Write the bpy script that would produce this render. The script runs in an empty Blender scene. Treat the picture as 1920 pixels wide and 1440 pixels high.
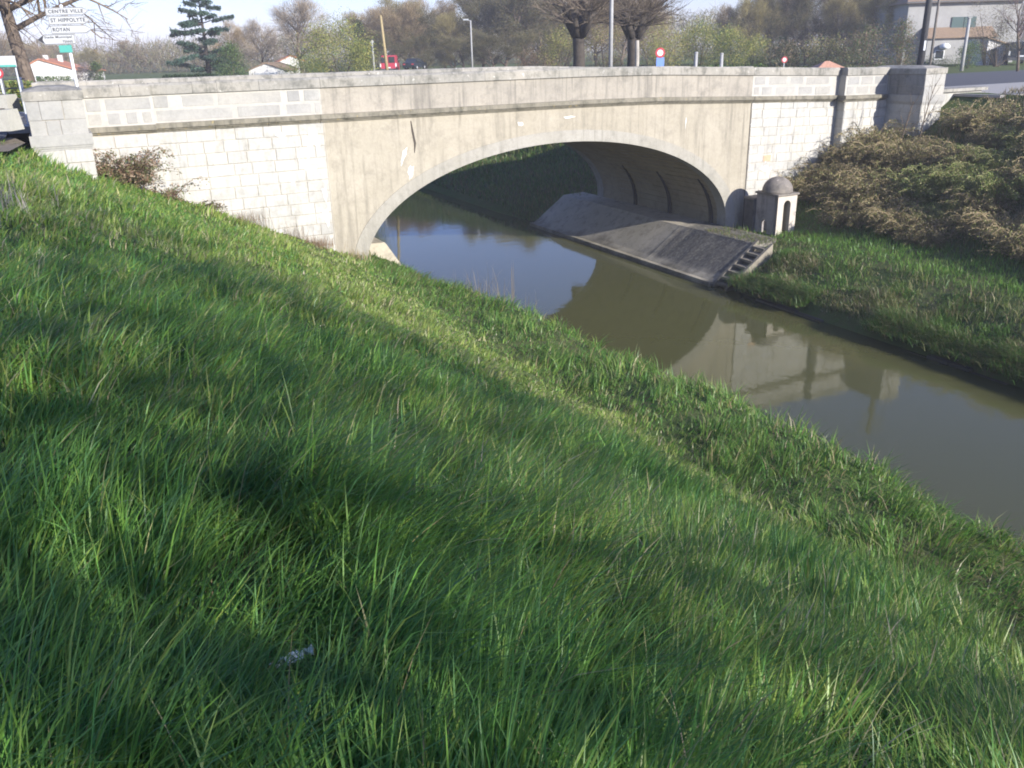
import bpy, math, random
import numpy as np
from mathutils import Vector, Matrix
from math import sin, cos, pi, radians, sqrt

# ------------------------------------------------------------------ camera, light, exposure
SC = bpy.context.scene
COL = SC.collection
F_PX, HOR_Y, ROLL = 1600.0, 95.0, radians(1.5)
EYE = np.array([0, 0, 1.64])
_dh = (720 - HOR_Y) * cos(ROLL)
_pitch = math.atan(_dh / F_PX)
_dv = F_PX / math.tan(_pitch)
_n = np.array([_dv * sin(ROLL), _dv * cos(ROLL), F_PX]); _n /= np.linalg.norm(_n)
_up = -_n
_z = np.array([0, 0, 1.0]); _Y = _z - (_z @ _up) * _up; _Y /= np.linalg.norm(_Y)
_X = np.cross(_Y, _up)
CM = np.stack([_X, _Y, _up])                      # camera axes (right, down, forward) -> world

cam_data = bpy.data.cameras.new('camera'); cam = bpy.data.objects.new('camera', cam_data)
COL.objects.link(cam)
_r, _d, _f = CM[:, 0], CM[:, 1], CM[:, 2]
cam.matrix_world = Matrix(((_r[0], -_d[0], -_f[0], EYE[0]), (_r[1], -_d[1], -_f[1], EYE[1]),
                           (_r[2], -_d[2], -_f[2], EYE[2]), (0, 0, 0, 1)))
cam_data.sensor_fit = 'HORIZONTAL'; cam_data.sensor_width = 36
cam_data.lens = 36 * F_PX / 1920
cam_data.clip_start = 0.05; cam_data.clip_end = 3000
SC.camera = cam

# canal frame: s runs along the bridge, d comes out of its face towards the viewer
ANG = radians(26.3)
E3 = np.array([cos(ANG), sin(ANG), 0]); N3 = np.array([sin(ANG), -cos(ANG), 0])
P0 = np.array([-5.37, 26.38, 0.0])
sun_vec = N3 + 0.36 * E3 + np.array([0, 0, 0.41]); sun_vec /= np.linalg.norm(sun_vec)
SUN_EL = math.asin(sun_vec[2])

world = bpy.data.worlds.new('World'); SC.world = world; world.use_nodes = True
wn = world.node_tree
sky = wn.nodes.new('ShaderNodeTexSky'); sky.sky_type = 'NISHITA'; sky.sun_disc = False
sky.sun_elevation = SUN_EL
sky.sun_rotation = math.atan2(sun_vec[0], sun_vec[1])
sky.air_density = 1.0; sky.dust_density = .4; sky.ozone_density = 5.0
bg = wn.nodes['Background']; bg.inputs[1].default_value = 0.104
tint = wn.nodes.new('ShaderNodeMix'); tint.data_type = 'RGBA'; tint.blend_type = 'MULTIPLY'; tint.inputs[0].default_value = 1
tint.inputs[7].default_value = (1.07, .93, 1.18, 1); wn.links.new(sky.outputs[0], tint.inputs[6])
wn.links.new(tint.outputs[2], bg.inputs[0])
sun_data = bpy.data.lights.new('sun', 'SUN'); sun_data.energy = 4.6; sun_data.angle = radians(0.55)
sun_data.color = (1.0, 0.96, 0.90)
sun = bpy.data.objects.new('sun', sun_data); COL.objects.link(sun)
sun.rotation_euler = Vector(sun_vec).to_track_quat('Z', 'Y').to_euler()
SC.view_settings.view_transform = 'Standard'; SC.view_settings.look = 'None'
SC.view_settings.gamma = 1; SC.view_settings.exposure = 0.97
SC.view_settings.use_curve_mapping = False
SC.cycles.max_bounces = 8; SC.cycles.diffuse_bounces = 5; SC.cycles.transparent_max_bounces = 6
SC.cycles.filter_width = 1.9
SC.cycles.use_denoising = True

RNG = np.random.default_rng(7); random.seed(7)

# ------------------------------------------------------------------ helpers
def ray(px, py):
    return CM @ np.array([(px - 960) / F_PX, (py - 720) / F_PX, 1.0])
def at(px, py, Y):
    """world point at depth Y (metres ahead) on the sight line of a pixel of the 1920 px photograph"""
    d = ray(px, py); return EYE + d * (Y / d[1])
def lw(s, d, z):
    return P0 + E3 * s + N3 * d + np.array([0, 0, z])
def project(p):
    c = (p - EYE) @ CM
    return 960 + F_PX * c[:, 0] / c[:, 2], 720 + F_PX * c[:, 1] / c[:, 2], c[:, 2]

def smooth(a, b, x):
    t = np.clip((np.asarray(x, float) - a) / (b - a), 0, 1); return t * t * (3 - 2 * t)
def vnoise(x, y, seed=0):
    x = np.asarray(x, float); y = np.asarray(y, float)
    xi = np.floor(x).astype(np.int64); yi = np.floor(y).astype(np.int64)
    fx = x - xi; fy = y - yi; fx = fx * fx * (3 - 2 * fx); fy = fy * fy * (3 - 2 * fy)
    def h(i, j):
        n = (i * 374761393 + j * 668265263 + seed * 974711) & 0x7fffffff
        n = ((n ^ (n >> 13)) * 1274126177) & 0x7fffffff
        return ((n ^ (n >> 16)) & 0xffff) / 65535.0
    return (h(xi, yi) * (1 - fx) + h(xi + 1, yi) * fx) * (1 - fy) + (h(xi, yi + 1) * (1 - fx) + h(xi + 1, yi + 1) * fx) * fy
def fbm(x, y, seed=0, o=3):
    r = 0; a = 1; t = 0
    for i in range(o):
        r = r + a * vnoise(np.asarray(x) * 2 ** i, np.asarray(y) * 2 ** i, seed + i * 17); t += a; a *= .5
    return r / t

def tag(o, label=None, cat=None, group=None, kind=None):
    if label: o['label'] = label
    if cat: o['category'] = cat
    if group: o['group'] = group
    if kind: o['kind'] = kind
    return o
def link(name, me, mat=None, parent=None, loc=None):
    o = bpy.data.objects.new(name, me); COL.objects.link(o)
    if mat is not None and len(me.materials) == 0: me.materials.append(mat)
    if parent is not None: o.parent = parent
    if loc is not None: o.location = loc
    return o
def empty(name, loc=(0, 0, 0), rz=0.0):
    o = bpy.data.objects.new(name, None); COL.objects.link(o); o.empty_display_size = .2
    o.location = loc; o.rotation_euler = (0, 0, rz); return o
def canal_frame(o):
    o.location = P0; o.rotation_euler = (0, 0, ANG); return o       # local x = s, local y = -d
def copy_tree(o, parent=None):
    c = o.copy(); COL.objects.link(c)
    if parent is not None: c.parent = parent
    for ch in list(o.children): copy_tree(ch, c)
    return c

class MB:
    """collects geometry for ONE mesh object"""
    def __init__(self): self.v = []; self.f = []; self.c = []; self.col = None
    def add(self, vs, fs):
        b = len(self.v); self.v += [tuple(map(float, p)) for p in vs]
        self.f += [tuple(b + i for i in f) for f in fs]
        if self.col is not None: self.c += [self.col] * len(vs)
    def box(self, x0, x1, y0, y1, z0, z1):
        self.add([(x0, y0, z0), (x1, y0, z0), (x1, y1, z0), (x0, y1, z0), (x0, y0, z1), (x1, y0, z1), (x1, y1, z1), (x0, y1, z1)],
                 [(0, 3, 2, 1), (4, 5, 6, 7), (0, 1, 5, 4), (1, 2, 6, 5), (2, 3, 7, 6), (3, 0, 4, 7)])
    def cbox(self, x0, x1, y0, y1, z0, z1, b):
        """box with chamfered edges all round the -y face and vertical edges"""
        def ring(y, i): return [(x0 + i, y, z0 + i), (x1 - i, y, z0 + i), (x1 - i, y, z1 - i), (x0 + i, y, z1 - i)]
        vs = ring(y0, b) + ring(y0 + b, 0) + ring(y1, 0)
        fs = [(0, 1, 2, 3)]
        for k in (0, 4):
            for i in range(4):
                j = (i + 1) % 4; fs.append((k + i, k + 4 + i, k + 4 + j, k + j))
        fs.append((11, 10, 9, 8)); self.add(vs, fs)
    def tube(self, pts, rad, k=6, cap=True):
        pts = [Vector(p) for p in pts]; n = len(pts); vs = []; fs = []
        ref = Vector((0, 0, 1)) if abs((pts[-1] - pts[0]).normalized().z) < .9 else Vector((1, 0, 0))
        for i, p in enumerate(pts):
            t = (pts[min(i + 1, n - 1)] - pts[max(i - 1, 0)]).normalized()
            a = t.cross(ref)
            if a.length < 1e-5: a = t.orthogonal()
            a.normalize(); b = t.cross(a); r = rad[i] if hasattr(rad, '__len__') else rad
            for j in range(k):
                q = 2 * pi * j / k; vs.append(p + a * (r * cos(q)) + b * (r * sin(q)))
        for i in range(n - 1):
            for j in range(k):
                j2 = (j + 1) % k; fs.append((i * k + j, i * k + j2, (i + 1) * k + j2, (i + 1) * k + j))
        if cap: fs.append(tuple(reversed(range(k)))); fs.append(tuple((n - 1) * k + j for j in range(k)))
        self.add(vs, fs)
    def prism(self, poly, y0, y1):
        """polygon in x,z (counter clockwise seen from -y) pushed from y0 to y1"""
        n = len(poly); vs = [(x, y0, z) for x, z in poly] + [(x, y1, z) for x, z in poly]
        fs = [tuple(range(n)), tuple(range(2 * n - 1, n - 1, -1))]
        for i in range(n):
            j = (i + 1) % n; fs.append((i, n + i, n + j, j))
        self.add(vs, fs)
    def lathe(self, prof, k=16, c=(0, 0, 0)):
        vs = []; fs = []; n = len(prof)
        for r, z in prof:
            for j in range(k): vs.append((c[0] + r * cos(2 * pi * j / k), c[1] + r * sin(2 * pi * j / k), c[2] + z))
        for i in range(n - 1):
            for j in range(k):
                j2 = (j + 1) % k; fs.append((i * k + j, i * k + j2, (i + 1) * k + j2, (i + 1) * k + j))
        fs.append(tuple(reversed(range(k)))); fs.append(tuple((n - 1) * k + j for j in range(k)))
        self.add(vs, fs)
    def mesh(self, name, smooth_shade=False):
        me = bpy.data.meshes.new(name); me.from_pydata(self.v, [], self.f); me.update()
        if self.c:
            a = me.color_attributes.new('Col', 'FLOAT_COLOR', 'POINT')
            a.data.foreach_set('color', np.array([list(c) + [1] for c in self.c], np.float32).ravel())
        if smooth_shade: me.polygons.foreach_set('use_smooth', [True] * len(me.polygons))
        return me
    def build(self, name, mat, parent=None, smooth_shade=False, loc=None):
        return link(name, self.mesh(name, smooth_shade), mat, parent, loc)

def np_mesh(name, verts, faces_list, cols=None):
    """faces_list: arrays (n, k) of vertex indices"""
    me = bpy.data.meshes.new(name)
    me.vertices.add(len(verts)); me.vertices.foreach_set('co', np.ascontiguousarray(verts, np.float32).ravel())
    loops = np.concatenate([f.ravel() for f in faces_list]).astype(np.int32)
    tot = np.concatenate([np.full(len(f), f.shape[1], np.int32) for f in faces_list])
    start = np.concatenate([[0], np.cumsum(tot)[:-1]]).astype(np.int32)
    me.loops.add(len(loops)); me.loops.foreach_set('vertex_index', loops)
    me.polygons.add(len(tot)); me.polygons.foreach_set('loop_start', start)
    if cols is not None:
        a = me.color_attributes.new('Col', 'FLOAT_COLOR', 'POINT')
        c = np.ones((len(verts), 4), np.float32); c[:, :3] = cols
        a.data.foreach_set('color', c.ravel())
    me.update(calc_edges=True); me.validate()
    return me

# ------------------------------------------------------------------ materials
def new_mat(name):
    m = bpy.data.materials.new(name); m.use_nodes = True
    return m, m.node_tree, m.node_tree.nodes['Principled BSDF']
def nd(nt, t, **kw):
    n = nt.nodes.new(t)
    for k, v in kw.items():
        if k in n.inputs: n.inputs[k].default_value = v
        else: setattr(n, k, v)
    return n
def ramp(nt, fac, stops):
    r = nt.nodes.new('ShaderNodeValToRGB'); e = r.color_ramp.elements
    while len(e) < len(stops): e.new(0.5)
    for i, (p, c) in enumerate(stops):
        e[i].position = p; e[i].color = (c, c, c, 1) if not hasattr(c, '__len__') else (*c, 1)
    nt.links.new(fac, r.inputs[0]); return r.outputs[0]
def mix(nt, fac, a, b, mode='MIX'):
    m = nt.nodes.new('ShaderNodeMix'); m.data_type = 'RGBA'; m.blend_type = mode
    for sock, v in ((m.inputs[0], fac), (m.inputs[6], a), (m.inputs[7], b)):
        if hasattr(v, 'links'): nt.links.new(v, sock)
        elif hasattr(v, '__len__'): sock.default_value = (*v, 1)
        else: sock.default_value = v if sock.type == 'VALUE' else (v, v, v, 1)
    return m.outputs[2]
def pos(nt, scale=(1, 1, 1)):
    g = nt.nodes.new('ShaderNodeNewGeometry'); m = nt.nodes.new('ShaderNodeMapping')
    nt.links.new(g.outputs['Position'], m.inputs[0]); m.inputs['Scale'].default_value = scale
    m.inputs['Rotation'].default_value = (0, 0, -ANG); m.vector_type = 'POINT'
    return m.outputs[0]
def noise(nt, vec, scale, detail=5, rough=.6):
    n = nd(nt, 'ShaderNodeTexNoise', Scale=scale, Detail=detail, Roughness=rough)
    nt.links.new(vec, n.inputs['Vector']); return n.outputs[0]
def bump(nt, bs, h, strength=.3, dist=.02):
    b = nd(nt, 'ShaderNodeBump', Strength=strength, Distance=dist)
    nt.links.new(h, b.inputs['Height']); nt.links.new(b.outputs[0], bs.inputs['Normal'])

def masonry(name, c1, c2, stain, stain_amt, streak_amt, rnd=.0, rough=.9, bscale=14, lichen=None, bstr=.5):
    """weathered mineral surface: tone variation per piece, blotches, streaks running down, fine grain"""
    m, nt, bs = new_mat(name); bs.inputs['Roughness'].default_value = rough
    bs.inputs['Specular IOR Level'].default_value = .25
    p = pos(nt); big = noise(nt, p, .7, 6, .65); fine = noise(nt, p, bscale, 5, .7)
    col = mix(nt, ramp(nt, big, [(.35, 0), (.65, 1)]), c1, c2)
    if rnd:
        oi = nt.nodes.new('ShaderNodeObjectInfo')
        col = mix(nt, rnd, col, ramp(nt, oi.outputs['Random'], [(0, (.42, .42, .41)), (.3, (.62, .60, .54)), (.55, (.5, .5, .49)), (.8, (.68, .64, .55)), (1, (.56, .53, .47))]))
    st = noise(nt, pos(nt, (2.2, 2.2, .22)), 2.0, 6, .65)
    col = mix(nt, ramp(nt, st, [(.5, 0), (.72, streak_amt)]), col, stain)
    st2 = noise(nt, pos(nt, (9, 9, .3)), 1.0, 4, .6); zone = noise(nt, pos(nt, (.8, .8, .5)), 1.0, 3, .5)
    sm = nd(nt, 'ShaderNodeMath', operation='MULTIPLY'); nt.links.new(ramp(nt, st2, [(.52, 0), (.68, streak_amt)]), sm.inputs[0]); nt.links.new(ramp(nt, zone, [(.42, 0), (.6, 1)]), sm.inputs[1])
    col = mix(nt, sm.outputs[0], col, stain)                                        # thin run-off streaks in patches
    bl = noise(nt, p, 2.6, 8, .72)
    col = mix(nt, ramp(nt, bl, [(.5, 0), (.66, stain_amt)]), col, stain)
    if lichen:
        li = noise(nt, p, 6, 4, .6); col = mix(nt, ramp(nt, li, [(.64, 0), (.7, .7)]), col, lichen)
    sz = nd(nt, 'ShaderNodeSeparateXYZ'); nt.links.new(p, sz.inputs[0]); tl = nd(nt, 'ShaderNodeMath', operation='MULTIPLY_ADD'); nt.links.new(big, tl.inputs[0]); tl.inputs[1].default_value = -1.6
    nt.links.new(sz.outputs[2], tl.inputs[2])                                       # green-black tide line just above the water (z about -6.3)
    mr = nd(nt, 'ShaderNodeMapRange'); nt.links.new(tl.outputs[0], mr.inputs[0]); mr.inputs[1].default_value = -7.15; mr.inputs[2].default_value = -6.75; mr.inputs[3].default_value = .75; mr.inputs[4].default_value = 0
    col = mix(nt, mr.outputs[0], col, (.07, .065, .04))
    col = mix(nt, ramp(nt, fine, [(.3, .22), (.6, 0)]), col, mix(nt, 1, col, (.5, .5, .5), 'MULTIPLY'))
    nt.links.new(col, bs.inputs['Base Color']); bump(nt, bs, fine, bstr, .02)
    return m
def plain(name, c, rough=.6, metal=0, var=.0, scale=6, spec=.4):
    m, nt, bs = new_mat(name); bs.inputs['Roughness'].default_value = rough; bs.inputs['Metallic'].default_value = metal
    bs.inputs['Specular IOR Level'].default_value = spec
    if var:
        n = noise(nt, pos(nt), scale, 6, .65)
        col = mix(nt, ramp(nt, n, [(.3, 0), (.7, 1)]), tuple(x * (1 - var) for x in c), tuple(min(1, x * (1 + var)) for x in c))
        nt.links.new(col, bs.inputs['Base Color']); bump(nt, bs, n, .2, .02)
    else: bs.inputs['Base Color'].default_value = (*c, 1)
    return m
def leafy(name, trans=.35, rough=.55, spec=.25, rnd=0.0):
    m, nt, bs = new_mat(name); bs.inputs['Roughness'].default_value = rough
    bs.inputs['Specular IOR Level'].default_value = spec
    a = nd(nt, 'ShaderNodeAttribute', attribute_name='Col'); col = a.outputs['Color']
    if rnd:
        oi = nt.nodes.new('ShaderNodeObjectInfo')
        h = nd(nt, 'ShaderNodeHueSaturation'); nt.links.new(col, h.inputs['Color'])
        nt.links.new(ramp(nt, oi.outputs['Random'], [(0, 1 - rnd), (1, 1 + 0)]), h.inputs['Value'])
        col = h.outputs[0]
    nt.links.new(col, bs.inputs['Base Color'])
    t = nt.nodes.new('ShaderNodeBsdfTranslucent'); nt.links.new(col, t.inputs[0])
    mx = nt.nodes.new('ShaderNodeMixShader'); mx.inputs[0].default_value = trans
    nt.links.new(bs.outputs[0], mx.inputs[1]); nt.links.new(t.outputs[0], mx.inputs[2])
    nt.links.new(mx.outputs[0], nt.nodes['Material Output'].inputs[0])
    return m

M = {}
M['stone'] = masonry('pale_limestone', (.455, .435, .385), (.39, .38, .34), (.25, .24, .21), .5, .5, rnd=.30)
M['parapet_stone'] = masonry('grey_limestone', (.225, .22, .205), (.335, .32, .285), (.24, .24, .22), .4, .2, rnd=.25)
M['mortar'] = masonry('white_mortar', (.46, .44, .39), (.40, .38, .335), (.34, .32, .28), .35, .25)
M['joint'] = masonry('tan_joint_mortar', (.40, .36, .29), (.44, .41, .345), (.29, .265, .22), .3, .1)
M['coping'] = masonry('lichen_coping', (.23, .22, .19), (.33, .305, .255), (.10, .10, .085), .75, .5, rnd=.12, lichen=(.60, .58, .52))
M['cornice'] = masonry('mossy_cornice', (.18, .165, .125), (.28, .255, .20), (.06, .06, .045), .75, .5, lichen=(.38, .30, .12))
M['concrete'] = masonry('buff_concrete', (.345, .31, .24), (.40, .36, .285), (.21, .19, .15), .42, .75)
M['parapet_concrete'] = masonry('grey_buff_concrete', (.30, .275, .23), (.37, .335, .275), (.15, .14, .12), .45, .8)
M['ring'] = masonry('arch_ring_concrete', (.365, .345, .30), (.32, .30, .25), (.20, .19, .16), .5, .55)
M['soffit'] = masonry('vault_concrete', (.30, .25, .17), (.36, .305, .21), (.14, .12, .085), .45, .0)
M['slab'] = masonry('worn_slab', (.40, .36, .275), (.48, .43, .34), (.17, .15, .115), .6, .0)
M['old_slab'] = masonry('old_step_stone', (.22, .195, .15), (.28, .25, .195), (.10, .09, .07), .5, .2)
M['dark_slab'] = masonry('black_stained_paving', (.15, .14, .12), (.22, .20, .17), (.075, .07, .065), .6, .0, lichen=(.36, .33, .27), bscale=7, bstr=.9)
M['booth'] = masonry('booth_render', (.56, .50, .43), (.50, .45, .38), (.33, .30, .26), .3, .2)
M['booth_shaded'] = masonry('booth_shaded_render', (.30, .28, .27), (.36, .33, .31), (.12, .11, .11), .6, .5)  # darker booth render, shade put into the colour of walls turned from the sun
M['shaded_stained_stone'] = masonry('shaded_stained_limestone', (.18, .175, .16), (.26, .25, .225), (.09, .09, .085), .5, .5, rnd=.1)  # stained stone with shade added into its colour, for the right pier's left side
M['black_stone'] = masonry('blackened_stone', (.10, .095, .09), (.14, .13, .12), (.04, .04, .04), .6, .4)
M['dome'] = masonry('mossy_dome', (.20, .18, .16), (.26, .23, .19), (.08, .075, .07), .6, .2, lichen=(.55, .50, .42))
M['patch'] = plain('fresh_plaster', (.68, .66, .62), .9, var=.06)
M['crack'] = plain('black_crack', (.06, .05, .04), .95)
M['strip_black'] = plain('black_strip', (.025, .022, .02), .7)
M['asphalt'] = plain('asphalt', (.075, .075, .08), .85, var=.25, scale=30)
M['pavement'] = plain('pale_pavement', (.34, .32, .29), .9, var=.15, scale=12)
M['paint'] = plain('road_paint', (.7, .7, .68), .7)
M['white'] = plain('white_paint', (.78, .79, .78), .5)
M['sign_white'] = plain('sign_white', (.55, .56, .55), .5)
M['black'] = plain('black_paint', (.02, .02, .022), .6)
M['letter'] = plain('sign_letter', (.05, .05, .055), .7)
M['teal'] = plain('teal_enamel', (.10, .42, .34), .5)
M['red'] = plain('red_enamel', (.48, .06, .07), .45)
M['blue'] = plain('blue_enamel', (.16, .27, .62), .45)
M['steel'] = plain('galvanised_steel', (.55, .57, .58), .45, metal=.3)
M['darksteel'] = plain('dark_steel', (.07, .075, .08), .5)
M['woodpole'] = plain('weathered_pole', (.17, .15, .13), .9, var=.2)
M['darkpole'] = plain('dark_pole', (.05, .05, .052), .8, var=.2)
M['yellowpole'] = plain('yellow_pole', (.33, .26, .13), .8, var=.2)
M['concpole'] = plain('concrete_pole', (.33, .33, .32), .8, var=.15)
M['block'] = masonry('cast_concrete', (.44, .425, .365), (.38, .365, .315), (.35, .34, .28), .35, .4)
M['render_white'] = plain('white_render', (.62, .605, .57), .9, var=.04, scale=1)
M['render_grey'] = plain('grey_render', (.31, .305, .29), .9, var=.1, scale=1.5)
M['tile'] = plain('terracotta_tile', (.42, .17, .09), .85, var=.25, scale=8)
M['tile_old'] = plain('faded_tile', (.25, .175, .115), .9, var=.25, scale=8)
M['shutter'] = plain('green_shutter', (.045, .085, .08), .6)
M['glass'] = plain('dark_glass', (.03, .035, .04), .08, spec=.6)
M['rubber'] = plain('tyre', (.015, .015, .015), .9)
M['carred'] = plain('red_car_paint', (.42, .04, .07), .3)
M['cardark'] = plain('dark_car_paint', (.02, .028, .04), .25)
M['carwhite'] = plain('white_car_paint', (.75, .75, .74), .3)
M['orange'] = plain('orange_lamp', (.6, .2, .04), .4)
M['bark'] = plain('brown_bark', (.13, .10, .075), .95, var=.35, scale=5)
M['bark_dark'] = plain('dark_bark', (.06, .05, .04), .95, var=.4, scale=5)
M['bark_pale'] = plain('pale_bark', (.36, .33, .28), .9, var=.3, scale=3)
M['twig'] = leafy('twigs', .0, .9, .1, rnd=.3)
M['leaf'] = leafy('leaves', .3, .55, .25, rnd=.25)
M['grass'] = leafy('grass_blades', .48, .40, .4)
m, nt, bs = new_mat('crumpled_foil'); bs.inputs['Metallic'].default_value = .25; bs.inputs['Roughness'].default_value = .3
bs.inputs['Base Color'].default_value = (.85, .86, .88, 1); M['foil'] = m
# ground
m, nt, bs = new_mat('earth_and_turf'); bs.inputs['Roughness'].default_value = 1; bs.inputs['Specular IOR Level'].default_value = .1
p = pos(nt); a = noise(nt, p, .5, 7, .65); b = noise(nt, p, 5, 6, .7)
c = mix(nt, ramp(nt, a, [(.38, 0), (.62, 1)]), (.065, .10, .03), (.13, .115, .06))
c = mix(nt, ramp(nt, b, [(.35, 0), (.65, 1)]), c, (.085, .13, .038)); nt.links.new(c, bs.inputs['Base Color'])
bump(nt, bs, b, .8, .06); M['ground'] = m
# water: murky, nearly still
m, nt, bs = new_mat('murky_canal_water'); bs.inputs['Base Color'].default_value = (.078, .078, .031, 1)
bs.inputs['Roughness'].default_value = .045; bs.inputs['IOR'].default_value = 1.333
p = pos(nt); a = noise(nt, p, 2.2, 3, .55)
b2 = nd(nt, 'ShaderNodeBump', Strength=.12, Distance=.02); nt.links.new(a, b2.inputs['Height']); nt.links.new(b2.outputs[0], bs.inputs['Normal'])
M['water'] = m

# ------------------------------------------------------------------ terrain
WATER_Z = -6.3
def camber(s):
    return np.interp(s, [-400, 9, 12, 16.3, 21, 26, 60], [0, 0, -.04, -.20, -.36, -.42, -.42])
_L_b = ([-60, -10.5, -9.2, -7.9, .3, 1.3, 2.6, 3.3, 3.9, 4.3, 8.2], [0, -.02, -.08, -.38, -4.25, -4.5, -4.62, -5.4, -6.15, -6.9, -7.6])
_L_w = ([-60, -9.6, -8.6, -7.7, -.5, .8, 2.9, 3.6, 3.9, 4.3, 8.2], [0, -.05, -.15, -.5, -3.85, -4.45, -5.45, -5.9, -6.2, -6.9, -7.6])
_R_b = ([8.2, 12.4, 12.65, 12.8, 15.2, 15.8, 18.2, 26.0, 27.5, 60], [-7.6, -6.9, -6.4, -5.95, -5.08, -4.94, -4.75, -.42, -.3, -.42])
_R_w = ([8.2, 12.5, 13.0, 14.0, 14.8, 17.2, 17.9, 25.8, 27.5, 60], [-7.6, -7.4, -6.7, -5.6, -5.12, -5.02, -4.4, -.42, -.3, -.42])
def terrain_z(s, d, rough=True):
    s = np.asarray(s, float); d = np.asarray(d, float)
    s = s + .014 * np.clip(-d - 25, 0, 60) ** 2          # the canal bends away beyond the bridge
    sh = 1.7 * smooth(4, 24, d)
    w = smooth(0.5, 6, np.abs(d + 4.6) - 4.6)
    L = np.interp(s - sh * smooth(3.0, -4.0, s), *_L_b) * w + np.interp(s, *_L_w) * (1 - w)
    L = L + .50 * smooth(5, 18, d) * smooth(-.2, 1.8, s) * smooth(4.0, 3.1, s)
    R = np.interp(s, *_R_b) * w + np.interp(s, *_R_w) * (1 - w)
    z = np.where(s < 8.2, L, R)
    if rough:
        bank = smooth(4.4, 5.2, np.abs(s - 8.2)) * smooth(30, 18, np.abs(s - 8.2))
        z = z + bank * ((fbm(s * .9, d * .9, 3) - .5) * .22 + (fbm(s * .25, d * .25, 9) - .5) * .25 * w)
    return z
def axis(parts):
    a = []
    for x0, x1, st in parts: a += list(np.arange(x0, x1, st))
    return np.array(a + [parts[-1][1]])
sv = axis([(-420, -60, 40), (-60, -14, 3), (-14, 32, .35), (32, 70, 3), (70, 520, 45)])
dv = axis([(-900, -100, 50), (-100, -30, 5), (-30, -12, 1), (-12, 30, .4), (30, 60, 2), (60, 260, 40)])
S, D = np.meshgrid(sv, dv, indexing='ij'); Zt = terrain_z(S, D)
# a level pad where road and junction lie
pad = ((S < -8.9) & (D < 3.5) & (D > -13)) | ((S > 26.2) & (D < 6))
Zt = np.where(pad, np.minimum(Zt, camber(S) - .06), Zt)
V = P0 + S.ravel()[:, None] * E3 + D.ravel()[:, None] * N3; V[:, 2] = Zt.ravel()
ni, nj = S.shape; I = np.arange(ni * nj).reshape(ni, nj)
Fq = np.stack([I[:-1, :-1], I[:-1, 1:], I[1:, 1:], I[1:, :-1]], -1).reshape(-1, 4)
g = link('ground', np_mesh('ground', V, [Fq[:, ::-1]]), M['ground'])
g.data.polygons.foreach_set('use_smooth', [True] * len(g.data.polygons)); tag(g, kind='structure')
# normals must look up
if g.data.polygons[0].normal.z < 0: g.data.flip_normals()

mb = MB(); mb.add([(3.2, 20, WATER_Z), (3.2, -120, WATER_Z), (13.3, -120, WATER_Z), (13.3, 20, WATER_Z)], [(0, 1, 2, 3)])
mb.add([(-120, 160, WATER_Z), (3.2, 20, WATER_Z), (13.3, 20, WATER_Z), (13.3, 160, WATER_Z)], [(0, 1, 2, 3)])
w_ = canal_frame(mb.build('canal_water', M['water'])); tag(w_, kind='structure')

# road over the bridge, pavements, junction
def strip_top(mb, s0, s1, d0, d1, dz, n=40, thick=.0):
    ss = np.linspace(s0, s1, n + 1)
    vs = []; fs = []
    for s in ss: vs += [(s, -d1, camber(s) + dz), (s, -d0, camber(s) + dz)]
    for i in range(n): fs.append((2 * i, 2 * i + 2, 2 * i + 3, 2 * i + 1))
    if thick:
        b = len(vs)
        for s in ss: vs += [(s, -d1, camber(s) + dz - thick), (s, -d0, camber(s) + dz - thick)]
        for i in range(n):
            fs.append((2 * i, b + 2 * i, b + 2 * i + 2, 2 * i + 2)); fs.append((2 * i + 1, 2 * i + 3, b + 2 * i + 3, b + 2 * i + 1))
        fs.append((0, 1, b + 1, b)); fs.append((2 * n, b + 2 * n, b + 2 * n + 1, 2 * n + 1))
    mb.add(vs, fs)
mb = MB(); strip_top(mb, -60, 25.5, -7.9, -1.5, -.03, 60); strip_top(mb, 25.5, 150, -14, -2.4, -.03, 60); strip_top(mb, -60, -8.2, -13, -7.9, -.03)
strip_top(mb, -60, -8.2, -1.5, 1.6, -.03)
tag(canal_frame(mb.build('road', M['asphalt'])), kind='structure')
mb = MB(); strip_top(mb, -8.2, 25.5, -1.5, -.45, .1, 40, .16); strip_top(mb, -8.2, 25.5, -8.85, -7.9, .1, 40, .16)
strip_top(mb, 25.5, 150, -2.4, 3.6, .0, 40, .1)
tag(canal_frame(mb.build('pavement', M['pavement'])), kind='structure')
mb = MB()
for k in range(12): strip_top(mb, -50 + 4 * k, -48 + 4 * k, -4.8, -4.66, -.024, 2)
strip_top(mb, -60, -9, -1.25, -1.13, -.024, 6); strip_top(mb, -60, -9, -7.9, -7.75, -.024, 6); strip_top(mb, 26, 140, -2.75, -2.6, -.024, 20)
tag(canal_frame(mb.build('road_marking', M['paint'])), kind='structure')
mb = MB(); vs = [(-60, -1.3, -.02), (-8.0, -1.55, -.02), (-7.75, -2.3, -.10), (-8.0, -4.6, -.08), (-60, -6, -.02)]
mb.add(vs, [(0, 4, 3, 2, 1)]); tag(canal_frame(mb.build('dirt_verge', plain('bare_dirt', (.17, .14, .10), 1, var=.3, scale=7))), kind='structure')

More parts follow.
